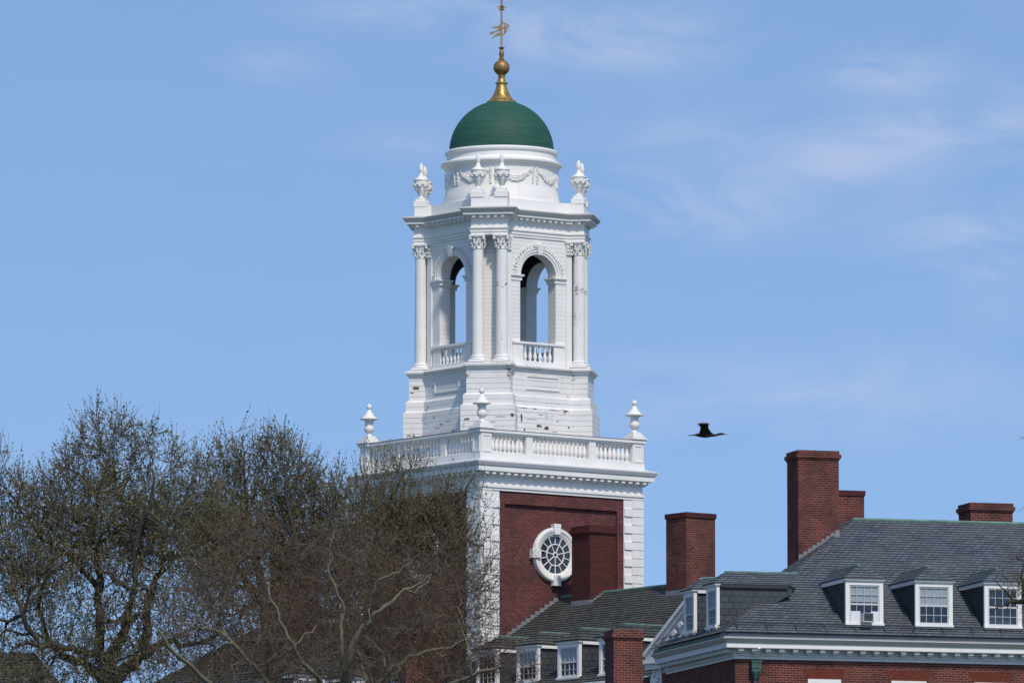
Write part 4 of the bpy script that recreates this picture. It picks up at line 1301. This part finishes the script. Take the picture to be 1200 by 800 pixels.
def pz(py, Y): return 2.0 + Y * (math.sin(TILT) + (400 - py) / 9800 * math.cos(TILT)) / (math.cos(TILT) - (400 - py) / 9800 * math.sin(TILT))
def pxx(px, Y): return (px - 600) / 9800 * Y * 1.0065


class TreeSpace:
    """writes a tree in metres round its own foot, from a sketch of its silhouette at one distance"""
    def __init__(s, px, Y): s.X, s.Y = pxx(px, Y), Y; s.k = 9800 / Y / 1.0065
    def e(s, px, py, rx, ry, dy=0.0, rd=None, w=None):
        a, c_ = rx / s.k, ry / s.k; b_ = rd if rd is not None else a * 0.8
        return (pxx(px, s.Y) - s.X, dy, pz(py, s.Y), a, b_, c_, w if w else a * b_ * c_)
    def l(s, *pts, near=0.0, rk=1.0): return [(pxx(p[0], s.Y) - s.X, (p[3] if len(p) > 3 else 0.0) - (near * min(1, max(0, (860 - p[1]) / 80))), pz(p[1], s.Y), p[2] * (1 if p[1] > 880 else rk)) for p in pts]


# old dark tree at the left
A = TreeSpace(128, 200)
make_tree('broad dark budding tree with many crooked limbs, tallest at the left of the picture', (A.X, A.Y, 0),
          [A.l((128, 1480, .50), (128, 1000, .42), (128, 830, .40), (130, 765, .32), rk=0.66),
           A.l((128, 775, .26), (118, 755, .20), (121, 720, .16), (117, 670, .13, .4), (108, 610, .10, .6), (118, 560, .06, .9), (128, 525, .012, 1.0), rk=0.66),
           A.l((130, 770, .26), (145, 748, .19), (151, 720, .14, -.5), (162, 690, .11, -.9), (160, 640, .09, -1.2), (185, 590, .06, -1.4), (180, 545, .012, -1.5), rk=0.66),
           A.l((130, 775, .24), (108, 768, .15, -.5), (80, 762, .12, -1.0), (52, 760, .10, -1.3), (36, 735, .09, -1.4), (28, 700, .06, -1.4), (10, 660, .04, -1.2), rk=0.66),
           A.l((126, 800, .26), (100, 772, .17, 1.0), (72, 765, .14, 1.6), (50, 745, .10, 2), (42, 690, .08, 2.1), (60, 640, .06, 2), (45, 580, .012, 2), rk=0.66),
           A.l((130, 800, .3), (165, 768, .21, .8), (171, 740, .18, 1.2), (172, 700, .14, 1.5), (185, 660, .11, 1.8), (186, 620, .09, 2), (215, 575, .06, 2), (225, 540, .012, 2), rk=0.66),
           A.l((117, 690, .12, .4), (95, 660, .09, .2), (60, 640, .07, 0), (25, 600, .05, -.3), (5, 560, .012, -.5), rk=0.66),
           A.l((186, 650, .10, 1.8), (215, 640, .08, 1.5), (245, 650, .07, 1.2), (280, 620, .012, 1), rk=0.66)],
          [A.e(125, 606, 85, 70, w=6), A.e(35, 645, 80, 74, w=5), A.e(210, 622, 85, 60, w=5), A.e(110, 700, 170, 75, w=6.0), A.e(60, 790, 170, 55, w=4.6), A.e(220, 770, 70, 45, w=1.2)]
          + [A.e(x, y + 24, rx, ry + 10, rd=0.9, w=.22) for x, y, rx, ry in ((98, 497, 9, 20), (116, 487, 8, 18), (140, 484, 12, 12), (131, 505, 10, 20), (160, 505, 10, 18), (178, 498, 11, 20), (205, 525, 11, 18), (60, 553, 12, 20), (82, 522, 10, 20), (22, 548, 10, 18), (3, 538, 8, 24), (-20, 560, 14, 24), (232, 535, 10, 20), (42, 565, 10, 16))],
          (45, 330, 2000, 2500), ('bark', 'twig', 'bud', 'twig'), 3, leaf=(4.4, 0.054), twig_len=(0.25, 0.65), up=0.5)

B_ = TreeSpace(330, 208)
make_tree('slender dark budding tree rising between the broad dark tree and the brick tower', (B_.X, B_.Y, 0),
          [B_.l((330, 1450, .38), (325, 900, .28), (322, 780, .20), (312, 700, .13), (300, 640, .08, .3), (285, 570, .04, .5), (286, 530, .012, .5)),
           B_.l((322, 770, .16), (350, 700, .10, -.5), (352, 640, .07, -.8), (335, 580, .035, -1), (330, 530, .012, -1)),
           B_.l((352, 660, .1, -.8), (385, 620, .07, -.5), (395, 575, .012, -.3)), B_.l((312, 710, .12), (270, 660, .09, .8), (250, 600, .05, 1.1), (245, 550, .012, 1.2))],
          [B_.e(300, 620, 60, 72, w=3), B_.e(345, 615, 48, 66, w=2.4), B_.e(385, 645, 40, 75, w=2.2), B_.e(255, 640, 50, 82, w=2.4), B_.e(320, 720, 120, 70, w=2)]
          + [B_.e(x, y + 20, rx, ry + 10, rd=0.9, w=.18) for x, y, rx, ry in ((262, 528, 10, 20), (280, 522, 9, 22), (300, 522, 8, 18), (318, 512, 9, 18), (333, 516, 9, 18), (347, 532, 9, 18), (366, 547, 10, 18), (396, 560, 8, 18), (245, 545, 10, 20))],
          (36, 220, 1250, 1500), ('bark', 'twig', 'bud', 'twig'), 5, leaf=(4.4, 0.054), twig_len=(0.25, 0.65), up=0.6)

C_ = TreeSpace(455, 214)
make_tree('dark budding tree whose upper twigs cross the white balustrade of the tower', (C_.X, C_.Y, 0),
          [C_.l((455, 1440, .4), (452, 900, .3), (448, 780, .24), (430, 700, .17, .3), (440, 640, .12, .5), (455, 590, .07, .6), (475, 550, .012, .6)),
           C_.l((448, 780, .2), (405, 710, .13, -.6), (395, 680, .11, -.9), (420, 620, .07, -1), (430, 570, .012, -1)),
           C_.l((440, 650, .1, .5), (490, 620, .08, .2), (530, 590, .05, 0), (555, 560, .012, 0))],
          [C_.e(452, 630, 62, 70, w=2.2), C_.e(508, 635, 50, 52, w=2.2), C_.e(420, 640, 38, 75, w=1.2), C_.e(465, 558, 42, 22, w=.22), C_.e(535, 583, 32, 20, w=.16), C_.e(560, 660, 26, 60, w=0.14), C_.e(455, 720, 110, 70, w=2.4)],
          (34, 170, 900, 1000), ('bark', 'twig', 'bud', 'twig'), 8, leaf=(4.0, 0.052), twig_len=(0.3, 0.7), up=0.7)

D_ = TreeSpace(400, 176)
make_tree('bare tree with tan limbs and tangled reddish twigs in front of the tower base', (D_.X, D_.Y, 0),
          [D_.l((400, 1560, .4), (402, 1000, .32), (403, 860, .24), (406, 790, .15), (420, 750, .10), (433, 735, .085), (452, 718, .07), (478, 697, .05, .1), (500, 688, .012, .1), near=1.7, rk=0.62),
           D_.l((406, 800, .12), (405, 770, .075), (401, 745, .06), (408, 722, .05), (396, 700, .045, -.2), (386, 675, .04, -.2), (392, 655, .012, -.2), near=1.7, rk=0.62),
           D_.l((403, 850, .18), (440, 810, .09, .5), (462, 785, .075, .7), (490, 768, .06, .9), (530, 760, .045, 1.0), (560, 745, .012, 1.0), near=1.7, rk=0.62),
           D_.l((403, 860, .18), (380, 805, .09, -.5), (358, 785, .075, -.7), (348, 765, .06, -.8), (330, 730, .05, -.9), (318, 700, .012, -1), near=1.7, rk=0.62),
           D_.l((402, 880, .18), (330, 820, .10, .6), (290, 770, .08, .9), (262, 742, .06, 1.0), (230, 738, .045, 1.1), (195, 725, .012, 1.2), near=1.7, rk=0.62),
           D_.l((433, 735, .07), (437, 710, .06, -.4), (445, 690, .05, -.6), (470, 682, .04, -.8), (495, 660, .012, -.9), near=1.7, rk=0.62),
           D_.l((402, 900, .17), (300, 850, .10, -1.2), (240, 800, .08, -1.6), (205, 770, .06, -1.8), (190, 740, .012, -1.9), near=1.7, rk=0.62),
           D_.l((403, 850, .15), (480, 830, .09, -.9), (540, 805, .07, -1.4), (590, 790, .04, -1.6), near=1.2, rk=0.62)],
          [D_.e(330, 690, 110, 92, w=6), D_.e(460, 700, 100, 84, w=5.5), D_.e(250, 730, 75, 80, w=3), D_.e(400, 765, 200, 70, w=9), D_.e(545, 720, 50, 80, w=1.6), D_.e(592, 690, 40, 70, w=0.16), D_.e(566, 690, 26, 62, w=.5), D_.e(290, 625, 40, 32), D_.e(600, 785, 36, 30, w=0.9), D_.e(535, 785, 50, 34, w=1.6)],
          (48, 320, 1800, 2200), ('bark_tan', 'branch_tan', 'bud_red', 'twig_red'), 13, leaf=(0.8, 0.035), rad=(0.07, 0.026, 0.0095, 0.0055), up=0.12, wob=0.22, kink=0.018, twig_len=(0.2, 0.5))

E_ = TreeSpace(1262, 172)
make_tree('bare twisted branches reaching in from the right edge before a slate roof dormer', (E_.X, E_.Y, 0),
          [E_.l((1262, 1570, .4), (1262, 900, .3), (1258, 760, .22), (1245, 650, .14), (1235, 560, .08), (1225, 500, .012)),
           E_.l((1258, 760, .16), (1225, 720, .08), (1202, 706, .06), (1190, 703, .05), (1172, 708, .012), (1160, 716, .015)),
           E_.l((1202, 706, .05), (1196, 685, .04, .2), (1200, 660, .012, .3), (1190, 650, .02, .3))],
          [E_.e(1240, 600, 36, 110), E_.e(1225, 700, 30, 55), E_.e(1186, 690, 24, 34, w=0.10), E_.e(1222, 510, 20, 25), E_.e(1290, 650, 40, 120)],
          (20, 80, 350, 400), ('bark', 'twig', 'bud', 'twig'), 21, leaf=(0.25, 0.06), up=0.2, wob=0.25, twig_len=(0.15, 0.4))

# ================================================================== bird
bd = MB()


def loft(secs, seg=14):
    vs, fs = [], []
    for (x, z, ry, rz) in secs:
        for i in range(seg):
            a = 2 * PI * i / seg; vs.append((x, ry * math.cos(a), z + rz * math.sin(a)))
    for j in range(len(secs) - 1):
        for i in range(seg):
            k = (i + 1) % seg; fs.append((j * seg + i, (j + 1) * seg + i, (j + 1) * seg + k, j * seg + k))
    m = (len(secs) - 1) * seg
    fs += [list(range(seg)), list(range(m, m + seg))[::-1]]
    bd.add(vs, fs, smooth=True)


q = 1 / 15 / 51.0
def bx(x): return (x - 560) * q
def bz(y): return (440 - y) * q
loft([(bx(238), bz(449), .045, .006), (bx(300), bz(446), .05, .009), (bx(355), bz(442), .035, .014), (bx(400), bz(440), .045, .034), (bx(460), bz(442), .06, .052), (bx(530), bz(444), .066, .062),
      (bx(600), bz(444), .06, .055), (bx(650), bz(444), .045, .040), (bx(690), bz(448), .032, .030), (bx(722), bz(450), .026, .028), (bx(745), bz(440), .022, .026), (bx(790), bz(428), .022, .030), (bx(840), bz(424), .023, .026), (bx(870), bz(428), .018, .016), (bx(890), bz(432), .010, .008), (bx(938), bz(433), .006, .005)])


def wing_(sy):
    secs = []   # span steps: leading x, trailing x, y, z
    for (xl, xt, y, z, th) in ((bx(690), bx(420), 0.02, bz(425), .026), (bx(650), bx(430), 0.09, bz(392), .022), (bx(622), bx(434), 0.15, bz(345), .020), (bx(606), bx(436), 0.20, bz(300), .018), (bx(610), bx(425), 0.24, bz(268), .018), (bx(622), bx(400), 0.28, bz(252), .017), (bx(622), bx(372), 0.33, bz(247), .016), (bx(560), bx(372), 0.37, bz(246), .012)):
        z += 0.05 * y / 0.37 * (1 if sy > 0 else -1)
        secs.append([(xl, sy * y, z + 0.0), ((xl * .6 + xt * .4), sy * y, z + th), (xt, sy * y, z - .002), ((xl * .6 + xt * .4), sy * y, z - th * .5)])
    vs = [p for s_ in secs for p in s_]; fs = []
    for j in range(len(secs) - 1):
        for i in range(4):
            k = (i + 1) % 4; f = (j * 4 + i, (j + 1) * 4 + i, (j + 1) * 4 + k, j * 4 + k); fs.append(f if sy < 0 else f[::-1])
    m = (len(secs) - 1) * 4
    fs += [list(range(4)) if sy > 0 else list(range(4))[::-1], list(range(m, m + 4))[::-1] if sy > 0 else list(range(m, m + 4))]
    bd.add(vs, fs, smooth=True)


wing_(-1); wing_(1)
bo_ = bd.build('flying_bird', 'bird', None, loc=(pxx(790 + 560 / 15, 190), 190, pz(480 + 440 / 15, 190)), rotz=R(-3))
rm = bo_.modifiers.new('skin', 'REMESH'); rm.mode = 'VOXEL'; rm.voxel_size = 0.007; rm.use_smooth_shade = True
tag(bo_, 'black long necked waterbird flying right with its wings raised in open sky', 'bird')
